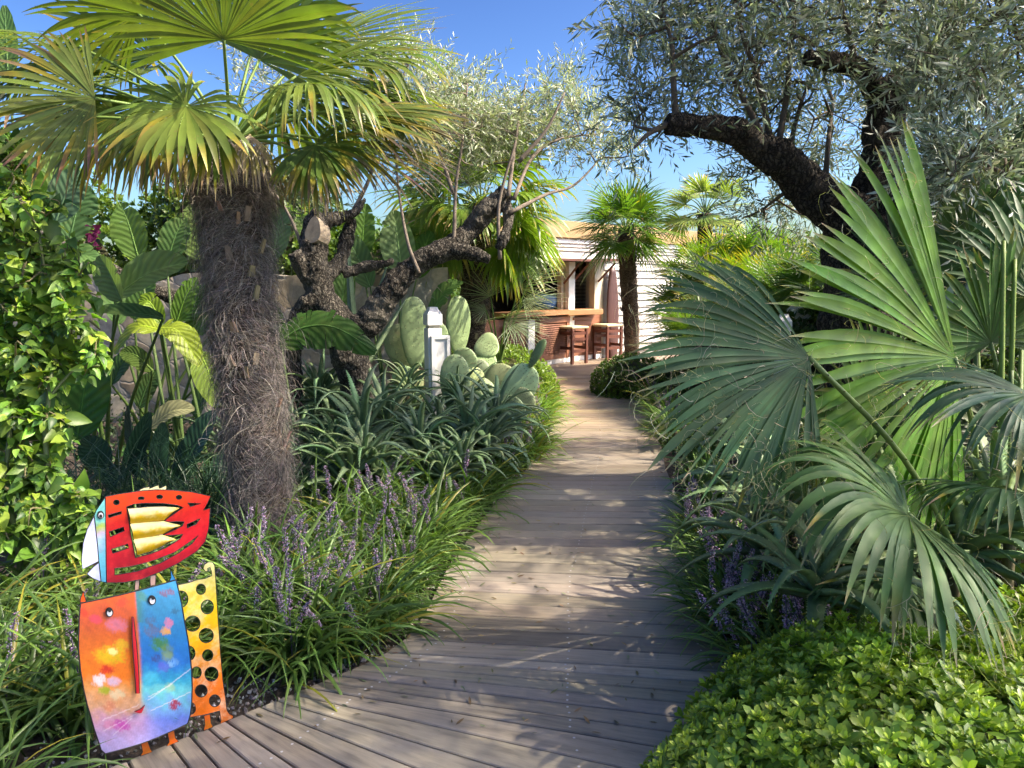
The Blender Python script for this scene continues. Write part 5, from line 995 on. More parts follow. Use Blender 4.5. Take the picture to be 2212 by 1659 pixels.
# arching split leaf crossing the olive trunks
g = np.array([*at(600, 960, 6.2)[:2], -.05]); leafplant('banana_plant', tuple(g), [([at(598, 742, 6.1), at(655, 708, 6.1), at(725, 708, 6.1), at(812, 760, 6.1)], .17, scr((0, .35, 1)), (.05, .12, .025), 14, -.1), (L2((610, 760), (560, 640), 6.5, .05), .13, cam_n, (.07, .15, .03), 6, .2)], 'banana leaf plant with one arching torn leaf across the olive trunk', 'leafy plant', r)
g = np.array([*at(840, 800, 8.3)[:2], -.05]); leafplant('banana_plant', tuple(g), [(L2((868, 590), (850, 455), 8.2, .03), .2, cam_n, (.20, .30, .13), 2, .2), (L2((800, 620), (740, 500), 8.3, .05), .17, cam_n, (.14, .24, .10), 4, .2), (L2((735, 690), (750, 560), 8.1, .03), .13, scr((.3, .2, 1)), (.12, .22, .06), 3, .2), (L2((900, 600), (930, 500), 8.5, .03), .16, cam_n, (.08, .18, .03), 4, .2), (L2((930, 680), (1000, 610), 8.4, .1), .12, scr((0, .8, .6)), (.1, .2, .05), 10, .3), (L2((700, 560), (640, 470), 8.5, .05), .16, cam_n, (.12, .2, .06), 3, .2), (L2((780, 560), (790, 440), 8.6, .03), .15, cam_n, (.1, .2, .04), 3, .2)],
    'banana plant with pale broad leaves seen through the olive fork', 'leafy plant', r)
g = np.array([*at(560, 800, 7.6)[:2], -.05]); leafplant('banana_plant', tuple(g), [(L2((430, 560), (415, 440), 7.4, .03), .17, cam_n, (.2, .3, .08), 2, .2), (L2((470, 520), (440, 420), 7.6, .03), .17, cam_n, (.12, .22, .05), 2, .2), (L2((590, 560), (610, 450), 7.6, .03), .15, cam_n, (.16, .24, .12), 4, .2), (L2((500, 700), (400, 730), 7.2, .15), .15, cam_n, (.1, .2, .04), 8, .2)],
    'banana plant half hidden behind the shaggy palm trunk', 'leafy plant', r)
# big grey-green agave behind the olive fork and dark agaves at the right
def agave(c, leaves, label, col, r):
    root = empty('agave', (c[0], c[1], 0), label, 'agave')
    for (b, t, w, cu) in leaves:
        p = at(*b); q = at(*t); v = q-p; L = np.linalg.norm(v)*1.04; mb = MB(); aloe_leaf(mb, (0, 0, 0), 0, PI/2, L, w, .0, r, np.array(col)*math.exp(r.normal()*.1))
        o = mb.build('leaf', M['aloe']); z = nrm(v); x = nrm(np.cross(z, scr((0, 0, 1)))); y = np.cross(z, x)
        o.matrix_world = Matrix([[x[0], y[0], z[0], p[0]], [x[1], y[1], z[1], p[1]], [x[2], y[2], z[2], p[2]], [0, 0, 0, 1]]); o.parent = root; o.matrix_parent_inverse = Matrix.Translation(-Vector(root.location))
    return root
c = at(780, 800, 7.6); agave(c, [((768, 790, 7.6), (838, 568, 7.4), .085, 0), ((765, 790, 7.6), (748, 495, 7.6), .08, 0), ((775, 790, 7.7), (690, 600, 7.8), .07, 0), ((790, 790, 7.6), (880, 640, 7.8), .07, 0)], 'tall grey green agave with toothed leaves behind the olive fork', (.19, .27, .15), r)
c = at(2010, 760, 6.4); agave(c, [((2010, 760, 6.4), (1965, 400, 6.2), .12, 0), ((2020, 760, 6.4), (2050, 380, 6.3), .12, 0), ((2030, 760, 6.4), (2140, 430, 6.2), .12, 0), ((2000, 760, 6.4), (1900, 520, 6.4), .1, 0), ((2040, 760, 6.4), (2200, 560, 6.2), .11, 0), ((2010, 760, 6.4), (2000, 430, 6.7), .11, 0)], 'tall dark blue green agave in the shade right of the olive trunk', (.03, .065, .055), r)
c = at(690, 830, 7.2); agave(c, [((690, 850, 7.2), (700, 740, 7.2), .05, 0), ((690, 850, 7.2), (655, 775, 7.1), .045, 0), ((690, 850, 7.2), (735, 780, 7.1), .045, 0), ((690, 850, 7.2), (640, 815, 7.0), .04, 0), ((690, 850, 7.2), (745, 820, 7.0), .04, 0)], 'small bright agave between the two olive trunks', (.14, .24, .12), r)

# ------------------------------------------------------------ prickly pear beside the white bollard
def pads():
    r = R_(97); root = empty('prickly_pear', tuple(gnd(1000, 925)), 'prickly pear cactus with thick pale green oval pads around the white bollard', 'cactus'); th = np.linspace(0, PI, 15); ph = np.linspace(0, 2*PI, 25)[:-1]
    def pad(b, t, w, d, nn, c=(.27, .36, .17), th_=.028):
        p = at(*b, d); q = at(*t, d-.03 if nn[2] > 0 else d); v = q-p; L = np.linalg.norm(v); y = v/L; z = nrm(scr(nn)-y*np.dot(scr(nn), y)); x = np.cross(y, z); W = w*d/F
        s = (np.cos(th)*-.5+.5); prof = np.sin(th)**.9*(.55+.45*s**.6)
        V = []; 
        for a, pr in zip(s, prof):
            lx = W*pr*np.cos(ph); lz = th_*np.sin(ph)*np.sin(PI*a)**.35; V.append(p+np.outer(lx, x)+y*L*a+np.outer(lz+.02*math.sin(a*3)*0, z))
        V = np.array(V); V = V+z*(nz(V, 6, 2)*.010)[..., None]; idx = np.arange(15*24).reshape(15, 24); f = np.stack([idx[:-1], np.roll(idx[:-1], -1, 1), np.roll(idx[1:], -1, 1), idx[1:]], -1).reshape(-1, 4)
        mb = MB(); w_ = np.clip(nz(V, 22, 7)-.75, 0, 1)[..., None]; cc = jit(c, 1, r, .05, .12)[0]*(1+.16*nz(V*1.0, 14, 3)+.10*nz(V, 45, 5))[..., None]*(1-w_)+np.array([.33, .25, .15])*w_; mb.add(V.reshape(-1, 3), [f], cc.reshape(-1, 3)); o = keep(mb.build('pad', M['cactus']), root)
        mb = MB(); P = []
        for a in np.linspace(.1, .95, 12):
            for bb in np.linspace(-.85, .85, 8):
                pr = np.interp(a, s, prof); P.append(p+x*(W*pr*(bb+r.normal()*.05))+y*L*(a+r.normal()*.015)+z*(th_*math.sin(PI*a)**.35*math.sqrt(max(0, 1-bb*bb))+.001))
        P = np.array(P); inst(mb, OCT, frames(r.normal(size=(len(P), 3)), r.normal(size=(len(P), 3))), P, .0055, (.16, .14, .08)); k = mb.build('spines', M['spine']); k.parent = o
    RS = R_(5)
    pad((897, 800), (893, 640), 36, 7.9, (.3, .1, 1), (.20, .30, .14)); pad((890, 880), (897, 795), 24, 7.95, (.2, 0, 1), (.22, .28, .13)); pad((880, 800), (855, 700), 42, 8.2, (0, .2, 1)); pad((925, 800), (935, 690), 45, 8.3, (.2, .2, 1)); pad((990, 770), (990, 638), 32, 8.5, (.4, 0, 1), (.22, .32, .14)); pad((1010, 880), (1000, 750), 38, 7.7, (-.1, .1, 1), (.24, .33, .16))
    pad((985, 900), (982, 765), 38, 6.95, (.15, .1, 1), (.25, .34, .15)); pad((1025, 760), (1075, 735), 40, 8.0, (.1, .7, .6)); pad((1000, 800), (1072, 775), 38, 7.9, (.1, .8, .5)); pad((1035, 860), (1030, 775), 34, 7.7, (0, .3, 1), (.34, .40, .22)); pad((1050, 880), (1100, 790), 45, 7.6, (-.2, .3, 1), (.3, .4, .2)); pad((1085, 890), (1148, 790), 44, 7.4, (-.1, .25, 1), (.30, .39, .2)); pad((1142, 795), (1178, 733), 17, 7.35, (-.8, .2, .6), (.2, .32, .12)); pad((1070, 900), (1020, 820), 40, 7.5, (.2, .4, 1), (.32, .4, .2)); pad((1110, 880), (1150, 850), 34, 7.3, (0, .5, .8)); pad((1090, 900), (1125, 865), 36, 7.1, (0, .5, .8), (.26, .33, .17)); pad((1040, 840), (1010, 800), 30, 7.4, (0, .5, .8)); pad((880, 860), (868, 790), 30, 8.1, (0, .2, 1))
pads()

# ------------------------------------------------------------ aloes
def inpath(x, y, m=0.0):
    return (np.interp(y, EL[:, 1], EL[:, 0])-m) < x < (np.interp(y, ER[:, 1], ER[:, 0])+m) and y > 1.2
ords = ['nearest', 'second', 'third', 'fourth', 'fifth', 'sixth', 'seventh', 'eighth', 'ninth', 'tenth', 'eleventh', 'twelfth', 'thirteenth', 'fourteenth', 'fifteenth', 'sixteenth', 'seventeenth', 'eighteenth', 'nineteenth', 'twentieth']
r = R_(110)
specs = [(795, 965, 5.9, 1.3, 'large blue green aloe rosette directly in front of the olive trunk'), (905, 1005, 5.6, 1.05, 'aloe rosette just right of and below the large one before the olive'), (700, 985, 5.7, .9, 'aloe rosette left of the large one, next to the shaggy palm trunk'), (1000, 960, 5.9, 1.1, 'aloe rosette in the shaded group midway between olive and boardwalk'), (1080, 975, 5.9, .95, 'shaded aloe rosette close to the boardwalk edge'), (945, 945, 6.4, .95, 'aloe rosette behind the shaded group, below the bollard'), (850, 920, 6.6, 1.1, 'aloe rosette right behind the large one, beside the olive trunk'), (1060, 920, 6.6, 1.1, 'aloe rosette below the prickly pear pads'), (1130, 945, 6.5, .85, 'small aloe rosette at the boardwalk edge below the prickly pear'), (880, 850, 7.0, .8, 'sunlit tall aloe rosette left of the white bollard'), (1000, 870, 6.8, .85, 'sunlit aloe rosette right of the white bollard foot'), (1040, 1010, 5.3, .8, 'low aloe rosette in front of the shaded group'), (960, 1040, 5.2, .8, 'low aloe rosette among the lilyturf in front of the shaded group'), (820, 1040, 5.3, .85, 'low aloe rosette in front of the large blue green one'), (690, 870, 7.1, 1.0, 'aloe rosette seen between the two olive trunks'), (1160, 990, 6.0, .6, 'smallest aloe rosette at the left boardwalk edge')]
for i, (px, py, d, s, lb) in enumerate(specs):
    c = at(px, py, d); aloe(min(c[0], np.interp(c[1], EL[:, 1], EL[:, 0])-.22), c[1], max(c[2]-.02, .1), s, lb, 'blue green aloes in the left bed', r)
LBL = {}
def spot(x, y, E_, nm_):
    row_ = ['front', 'second', 'third', 'fourth', 'fifth', 'sixth', 'rearmost'][int(min(max((y-3.2)/.75, 0), 6))]; k = LBL.get((nm_, row_), 0); LBL[(nm_, row_)] = k+1
    return f'{ords[k]} aloe from the boardwalk in the {row_} row of the {nm_}'
q_ = [(r.uniform(-2.3, .2), r.uniform(5.0, 8.0)) for i in range(30)]; q_.sort(key=lambda p: -p[0])
for x, y in q_:     # understorey of the same aloes
    if inpath(x, y, .5): continue
    aloe(x, y, r.uniform(.12, .3), r.uniform(.75, 1.1), spot(x, y, EL, 'left aloe thicket'), 'crowded aloe thicket in the left bed', r)
specs = [(1760, 1300, 2.9, 1.05, 'aloe rosette with long toothed arms right behind the lime tipped hedge'), (1900, 1220, 3.3, 1.2, 'aloe under the drooping fan leaf'), (2060, 1230, 3.2, 1.2, 'aloe with curling arms behind the lime tipped hedge, right of the drooping leaf'), (2180, 1180, 3.2, 1.3, 'dark aloe at the right edge above the hedge'), (1650, 1200, 3.6, 1.0, 'aloe beside the lilyturf strip at the right of the boardwalk'), (1700, 1120, 4.0, 1.1, 'aloe below the big blue green fan leaf'), (1820, 1130, 4.0, 1.2, 'aloe in the shade behind the drooping fan leaf'), (1985, 1100, 4.2, 1.2, 'aloe in the dark behind the fan leaf stalks'), (1620, 1050, 4.8, 1.05, 'aloe halfway along the right bed under the fan tips'), (1760, 1000, 5.0, 1.15, 'aloe at the foot of the dark upright fan')]
for i, (px, py, d, s, lb) in enumerate(specs):
    c = at(px, py, d); aloe(c[0], c[1], max(c[2]-.02, .12), s, lb, 'blue green aloes in the right bed', r)
q_ = [(r.uniform(1.6, 4.2), r.uniform(3.2, 8.0)) for i in range(36)]; q_.sort(key=lambda p: p[0])
for x, y in q_:
    if inpath(x, y, .6): continue
    aloe(x, y, r.uniform(.15, .4), r.uniform(.8, 1.3), spot(x, y, ER, 'shaded right hand aloe thicket'), 'shaded aloe thicket in the right bed', r)
specs = [(1450, 1000, 6.0, .9), (1470, 1080, 5.2, 1.0), (1520, 1050, 5.3, 1.0), (1440, 1060, 5.5, .8), (1500, 1130, 4.7, .9), (1560, 1110, 4.8, .9), (1500, 960, 6.6, 1.0), (1560, 1000, 5.9, 1.0), (1460, 930, 7.2, .9), (1530, 900, 7.8, 1.0), (1440, 890, 8.3, .8)]
nm = ['at the boardwalk edge where the right bed bulges out', 'hanging over the boardwalk, lowest of its group', 'behind the lowest bright green one', 'just above the lowest bright green one at the edge', 'next to the first purple spikes of the right strip', 'between the purple spikes and the big fan leaf', 'behind the bulge of the right bed', 'under the tips of the big blue green fan', 'further along the right edge', 'further back under the big fan leaf', 'farthest along the right edge near the round bush']
for (px, py, d, s), q in zip(specs, nm):
    c = at(px, py, d); aloe(max(c[0], np.interp(c[1], ER[:, 1], ER[:, 0])+.12), c[1], max(c[2]-.02, .08), s, 'bright green slender aloe '+q, 'bright green slender aloes along the right edge', r, AG, tilt=.35)

# ------------------------------------------------------------ lilyturf clumps
def row(E_, side, y0, y1, off, step, s, label, group, r, spikes=(3, 6), meshes=GM, sm=SM, lean=None, skip=None, sz=1.0, jt=.04):
    y = y0; k = 0
    seg = np.linalg.norm(np.diff(E_, axis=0), axis=1); cs = np.concatenate([[0], np.cumsum(seg)]); ya = np.interp(y0, E_[:, 1], cs); yb = np.interp(y1, E_[:, 1], cs); a = ya
    while a < yb:
        p = np.array([np.interp(a, cs, E_[:, 0]), np.interp(a, cs, E_[:, 1])]); q = np.array([np.interp(a+.1, cs, E_[:, 0]), np.interp(a+.1, cs, E_[:, 1])]); t = nrm(q-p); n = np.array([-t[1], t[0]])*side; c = p+n*off+r.normal(size=2)*jt
        a += step
        if skip and skip(c): continue
        lb = label.format(ords[min(k, 19)]); grass(c[0], c[1], s*r.uniform(.88, 1.12), lb, group, r, r.integers(*spikes) if spikes[1] else 0, meshes, lean, sm, sz); k += 1
GP = gnd(566, 1205); SG = gnd(330, 1600)
def sk(c): return np.hypot(c[0]-GP[0], c[1]-4.25) < .27 or (c[0] < -.75 and c[1] < 2.95 and c[0] > -1.75 and (c[1]-2.45) < (c[0]+1.15)*.9+.42)
LN = math.radians(35)
row(EL, 1, 2.85, 6.2, .20, .22, 1.0, '{} lilyturf clump along the left boardwalk edge, counting from the metal cat', 'lilyturf along the left boardwalk edge', r, (2, 5), lean=LN, skip=sk)
row(EL, 1, 2.85, 6.0, .45, .24, 1.08, '{} lilyturf clump in the second row at the left, counting from the metal cat', 'lilyturf in the second row at the left', r, (3, 6), lean=LN, skip=sk)
row(EL, 1, 2.9, 5.4, .72, .26, 1.1, '{} clump of lilyturf in the third row at the left, level with the shaggy trunk', 'lilyturf in the third row at the left', r, (3, 6), lean=LN, skip=sk)
row(EL, 1, 3.2, 4.8, 1.0, .28, 1.1, '{} lilyturf clump in the fourth row at the left, near the shaggy palm foot', 'lilyturf round the shaggy palm foot', r, (2, 5), lean=LN, skip=sk)
row(EL, 1, 6.3, 10.2, .16, .26, .95, '{} sunlit yellow green lilyturf clump along the far left edge below the prickly pear', 'sunlit lilyturf along the far left edge', r, (3, 6), GB, SM2, lean=LN)
row(EL, 1, 6.3, 9.8, .42, .3, 1.0, '{} sunlit lilyturf clump in the far second row left of the boardwalk', 'sunlit lilyturf in the far second row', r, (2, 5), GB, SM2, lean=LN)
row(ER, -1, 2.75, 4.9, .12, .2, .85, '{} lilyturf clump along the right boardwalk edge, counting from the lime tipped hedge', 'lilyturf along the right boardwalk edge', r, (6, 10), lean=math.radians(150), sm=SM2, sz=1.2)
row(ER, -1, 2.9, 4.9, .36, .24, .95, '{} clump of lilyturf in the second row at the right of the boardwalk', 'lilyturf in the second row at the right', r, (3, 6), lean=math.radians(150))
row(ER, -1, 7.4, 10.6, .2, .3, .9, '{} lilyturf clump by the round dark bush along the far right edge', 'lilyturf along the far right edge', r, (3, 6), lean=math.radians(150))
spots = [(-1.62, 1.98), (-1.95, 2.15), (-2.2, 2.4), (-1.85, 2.5), (-2.5, 2.7), (-2.1, 2.85), (-1.75, 2.85), (-2.45, 3.1), (-1.5, 3.05), (-1.95, 3.25), (-1.3, 3.0), (-2.8, 3.0), (-1.62, 2.62), (-2.3, 2.05), (-1.9, 1.75), (-2.3, 3.5), (-1.7, 3.55), (-1.25, 3.45), (-2.7, 3.5), (-1.05, 3.1), (-2.05, 3.8), (-1.45, 3.9)]
pl_ = ['in the bottom left corner', 'left of the metal cat, at the picture edge', 'at the left edge behind the corner clumps', 'directly left of the metal cat', 'in front of the white panel', 'below the climber', 'behind the left ear of the metal cat', 'at the left edge before the white panel', 'behind the metal bird', 'at the climber foot', 'behind the wing of the metal bird', 'beyond the left edge', 'just behind the metal cat', 'at the left edge, lowest but one', 'lowest at the left edge of the deck', 'beside the climber stem', 'between climber and metal bird', 'between metal bird and shaggy palm', 'at the far left below the climber', 'behind the spotted part of the metal cat', 'in the shade behind the climber stem', 'in the shade behind the metal bird']
for (x, y), q in zip(spots, pl_): grass(x, y, r.uniform(.95, 1.15), 'lilyturf clump '+q, 'lilyturf round the metal animals', r, r.integers(1, 5), GM, LN)
# fine dark grass tufts behind the metal bird, and low filler along the beds
GF = [grass_mesh(R_(250+i), n=170, L=.5, w=.0028, c=((.02, .06, .035), (.05, .11, .05)), yel=.02, up=.75) for i in range(2)]
for i, (px, py, d) in enumerate(((190, 1180, 4.6), (280, 1160, 4.7), (430, 1150, 4.7), (130, 1200, 4.5), (480, 1130, 5.0), (350, 1130, 5.0), (640, 1060, 5.4), (600, 1100, 5.0))):
    c = at(px, py, d); grass(c[0], c[1], 1.25, 'tuft of fine dark grass '+['left of the metal bird', 'straight above the head of the metal bird', 'above the tail of the metal bird', 'beside the climber stem', 'touching the shaggy trunk on its left', 'below the dark spear leaves', 'right of the shaggy trunk', 'behind the shaggy trunk foot'][i], 'fine dark grass behind the metal bird', r, 0, GF)
def ivy(name, x0, x1, y0, y1, n, h, label, seed, c0=(.04, .09, .025)):
    r = R_(seed); P = np.stack([r.uniform(x0, x1, n), r.uniform(y0, y1, n), np.abs(r.normal(size=n))*h], 1); ok = np.array([not inpath(p[0], p[1], .06) for p in P]); P = P[ok]; P[:, 2] -= .03; n = len(P)
    mb = MB(); inst(mb, leaf_tm(.5, 2), frames(nrm(r.normal(size=(n, 3))+UP*.5), UP, r, .5), P, .055*np.exp(r.normal(size=n)*.3), jit(c0, n, r, .1, .4)); tag(mb.build(name, M['hedge']), label, None, None, 'stuff')
ivy('ground_cover', -7, .2, 4.3, 9.0, 9000, .12, 'low green ground cover under the left bed', 120)
ivy('ground_cover', 1.0, 7, 3.0, 12.5, 12000, .14, 'low green ground cover under the right bed', 121, (.03, .07, .02))
ivy('ground_cover', -6, .5, 9.0, 14.0, 4000, .25, 'leafy ground cover behind the prickly pear', 122, (.08, .17, .03))
# ------------------------------------------------------------ painted metal cat with a bird on its back
SA = gnd(305, 1640); SB = gnd(480, 1572); SU = nrm(np.array([SB[0]-SA[0], SB[1]-SA[1], 0])); SN = np.array([SU[1], -SU[0], 0])    # SN faces the viewer
S0 = (SA+SB)/2; SMx = np.eye(4); SMx[:3, 0] = SU; SMx[:3, 1] = UP; SMx[:3, 2] = SN; SMx[:3, 3] = S0
sculpt = bpy.data.objects.new('animal_sculpture', None); COL.objects.link(sculpt); sculpt.matrix_world = Matrix(SMx.tolist())
tag(sculpt, 'painted sheet metal cat with orange and blue face, a red bird on its back', 'sculpture')
def SP(px, py, off=0.0):     # picture pixel -> local (u, w) on the sculpture plane moved off towards the viewer
    rr = ray(px, py); p0 = S0+SN*off; O = np.array([0, 0, H]); t = np.dot(p0-O, SN)/np.dot(rr, SN); P = O+rr*t; return [float(np.dot(P-S0, SU)), float(P[2])]
def c3(x, y, off): return SP(x*.19834+137.15, y*.19834+1014.9, off)
def c4(x, y, off): return SP(x*.27253+137.15, y*.27253+1206.9, off)
def loop(fn, pts, off): return [fn(x, y, off) for x, y in pts]
def ellp(fn, cx, cy, rx, ry, off, n=20): return [fn(cx+rx*math.cos(a), cy+ry*math.sin(a), off) for a in np.linspace(0, 2*PI, n, endpoint=False)]
def plate(name, loops, off, mat, par, th=.004, rim=True):
    cu = bpy.data.curves.new(name, 'CURVE'); cu.dimensions = '2D'; cu.fill_mode = 'BOTH'; cu.extrude = th/2
    for L in loops:
        s = cu.splines.new('POLY'); s.points.add(len(L)-1); s.use_cyclic_u = True
        for i, (x, y) in enumerate(L): s.points[i].co = (x, y, 0, 1)
    ob = bpy.data.objects.new(name, cu); COL.objects.link(ob); dg = bpy.context.evaluated_depsgraph_get(); me = bpy.data.meshes.new_from_object(ob.evaluated_get(dg)); bpy.data.objects.remove(ob)
    me.materials.clear(); me.materials.append(mat); me.materials.append(M['black'])
    for p in me.polygons:
        if abs(p.normal.z) < .5: p.material_index = 1
    for v in me.vertices: v.co.z += off
    me.name = name; o = put(name, me, par)
    if rim:
        mb = MB()
        for L in loops:
            P = np.array([[x, y, off+th/2] for x, y in L+L[:1]]); mb.add(*tube(P, .0013, 5, False))
        mb.build('edge', M['black'], o)
    return o
def rampmat(name, stops, scale=14, mottling=None, amt=.35, rough=.35):
    """paint graded over the plate height (object z in the sculpture plane is local y)"""
    m = NT(name); o = m.obj(); sx = m.n('ShaderNodeSeparateXYZ'); m.l(o, sx.inputs[0]); nn = m.noise(o, 9, 5, .6)
    ad = m.n('ShaderNodeMath', operation='MULTIPLY_ADD'); m.l(nn.outputs[0], ad.inputs[0]); ad.inputs[1].default_value = .16; m.l(sx.outputs[1], ad.inputs[2])
    lo, hi = stops[0][0], stops[-1][0]; v = m.mapr(ad.outputs[0], lo+.08, hi+.08, 0, 1); c = m.ramp(v, [((p-lo)/(hi-lo), tuple(q)) for p, q in stops])
    n2 = m.noise(o, scale, 8, .7); n3 = m.noise(o, scale*3.5, 6, .7)
    if mottling is not None: c = m.mix(m.mapr(n2.outputs[0], .48, .66, 0, amt), c, tuple(mottling))
    c = m.mul(c, m.mapr(n3.outputs[0], .3, .7, .8, 1.15)); m.l(c, m.p.inputs['Base Color']); m.p.inputs['Roughness'].default_value = rough; m.bump(n3.outputs[0], .12, .003); return m.m
zt = lambda fn, y, x=500: fn(x, y, 0)[1]
# spotted yellow hind part with its tail and legs
off = -.045
m_y = rampmat('yellow_spotted_paint', [(zt(c4, 1300), lin(225, 110, 25)), (zt(c4, 1080), lin(240, 140, 20)), (zt(c4, 850), lin(245, 180, 20)), (zt(c4, 600), lin(240, 205, 30)), (zt(c4, 350), lin(220, 205, 100)), (zt(c4, 60), lin(245, 238, 180))], 12, lin(250, 240, 200), .5)
out = loop(c4, [(845, 222), (905, 205), (985, 190), (1060, 165), (1120, 155), (1175, 133), (1170, 95), (1160, 66), (1140, 75), (1142, 98), (1122, 100), (1106, 75), (1115, 45), (1148, 23), (1180, 25), (1196, 50), (1203, 130), (1213, 300), (1225, 500), (1243, 750), (1260, 950), (1280, 1090), (1295, 1200), (1315, 1228), (1345, 1242), (1340, 1264), (1240, 1306), (1246, 1280), (1236, 1204), (1180, 1218), (1130, 1232), (1030, 1250), (960, 1262), (930, 1000), (900, 700), (870, 420)], off)
hol = [ellp(c4, *q, off) for q in ((1088, 240, 37, 42), (1138, 380, 50, 56), (1022, 512, 60, 62), (1130, 607, 57, 58), (1142, 763, 42, 45), (1052, 900, 40, 46), (1172, 912, 54, 57), (1090, 1045, 48, 50), (1198, 1123, 44, 48), (930, 318, 56, 66), (992, 748, 50, 58), (1010, 1185, 36, 46))]
plate('hind_body', [out]+hol, off, m_y, sculpt)
m_o = rampmat('orange_leg_paint', [(0.0, lin(200, 110, 20)), (.1, lin(235, 90, 20))], 20, lin(230, 60, 20), .5)
for L in ([(1112, 1242), (1160, 1230), (1168, 1300), (1183, 1332), (1108, 1362), (1120, 1312)], [(612, 1462), (668, 1448), (690, 1510), (702, 1530), (608, 1562), (626, 1530)], [(822, 1375), (876, 1360), (887, 1420), (912, 1445), (812, 1492), (836, 1450)]):
    plate('leg', [loop(c4, L, -.02)], -.02, m_o, sculpt)
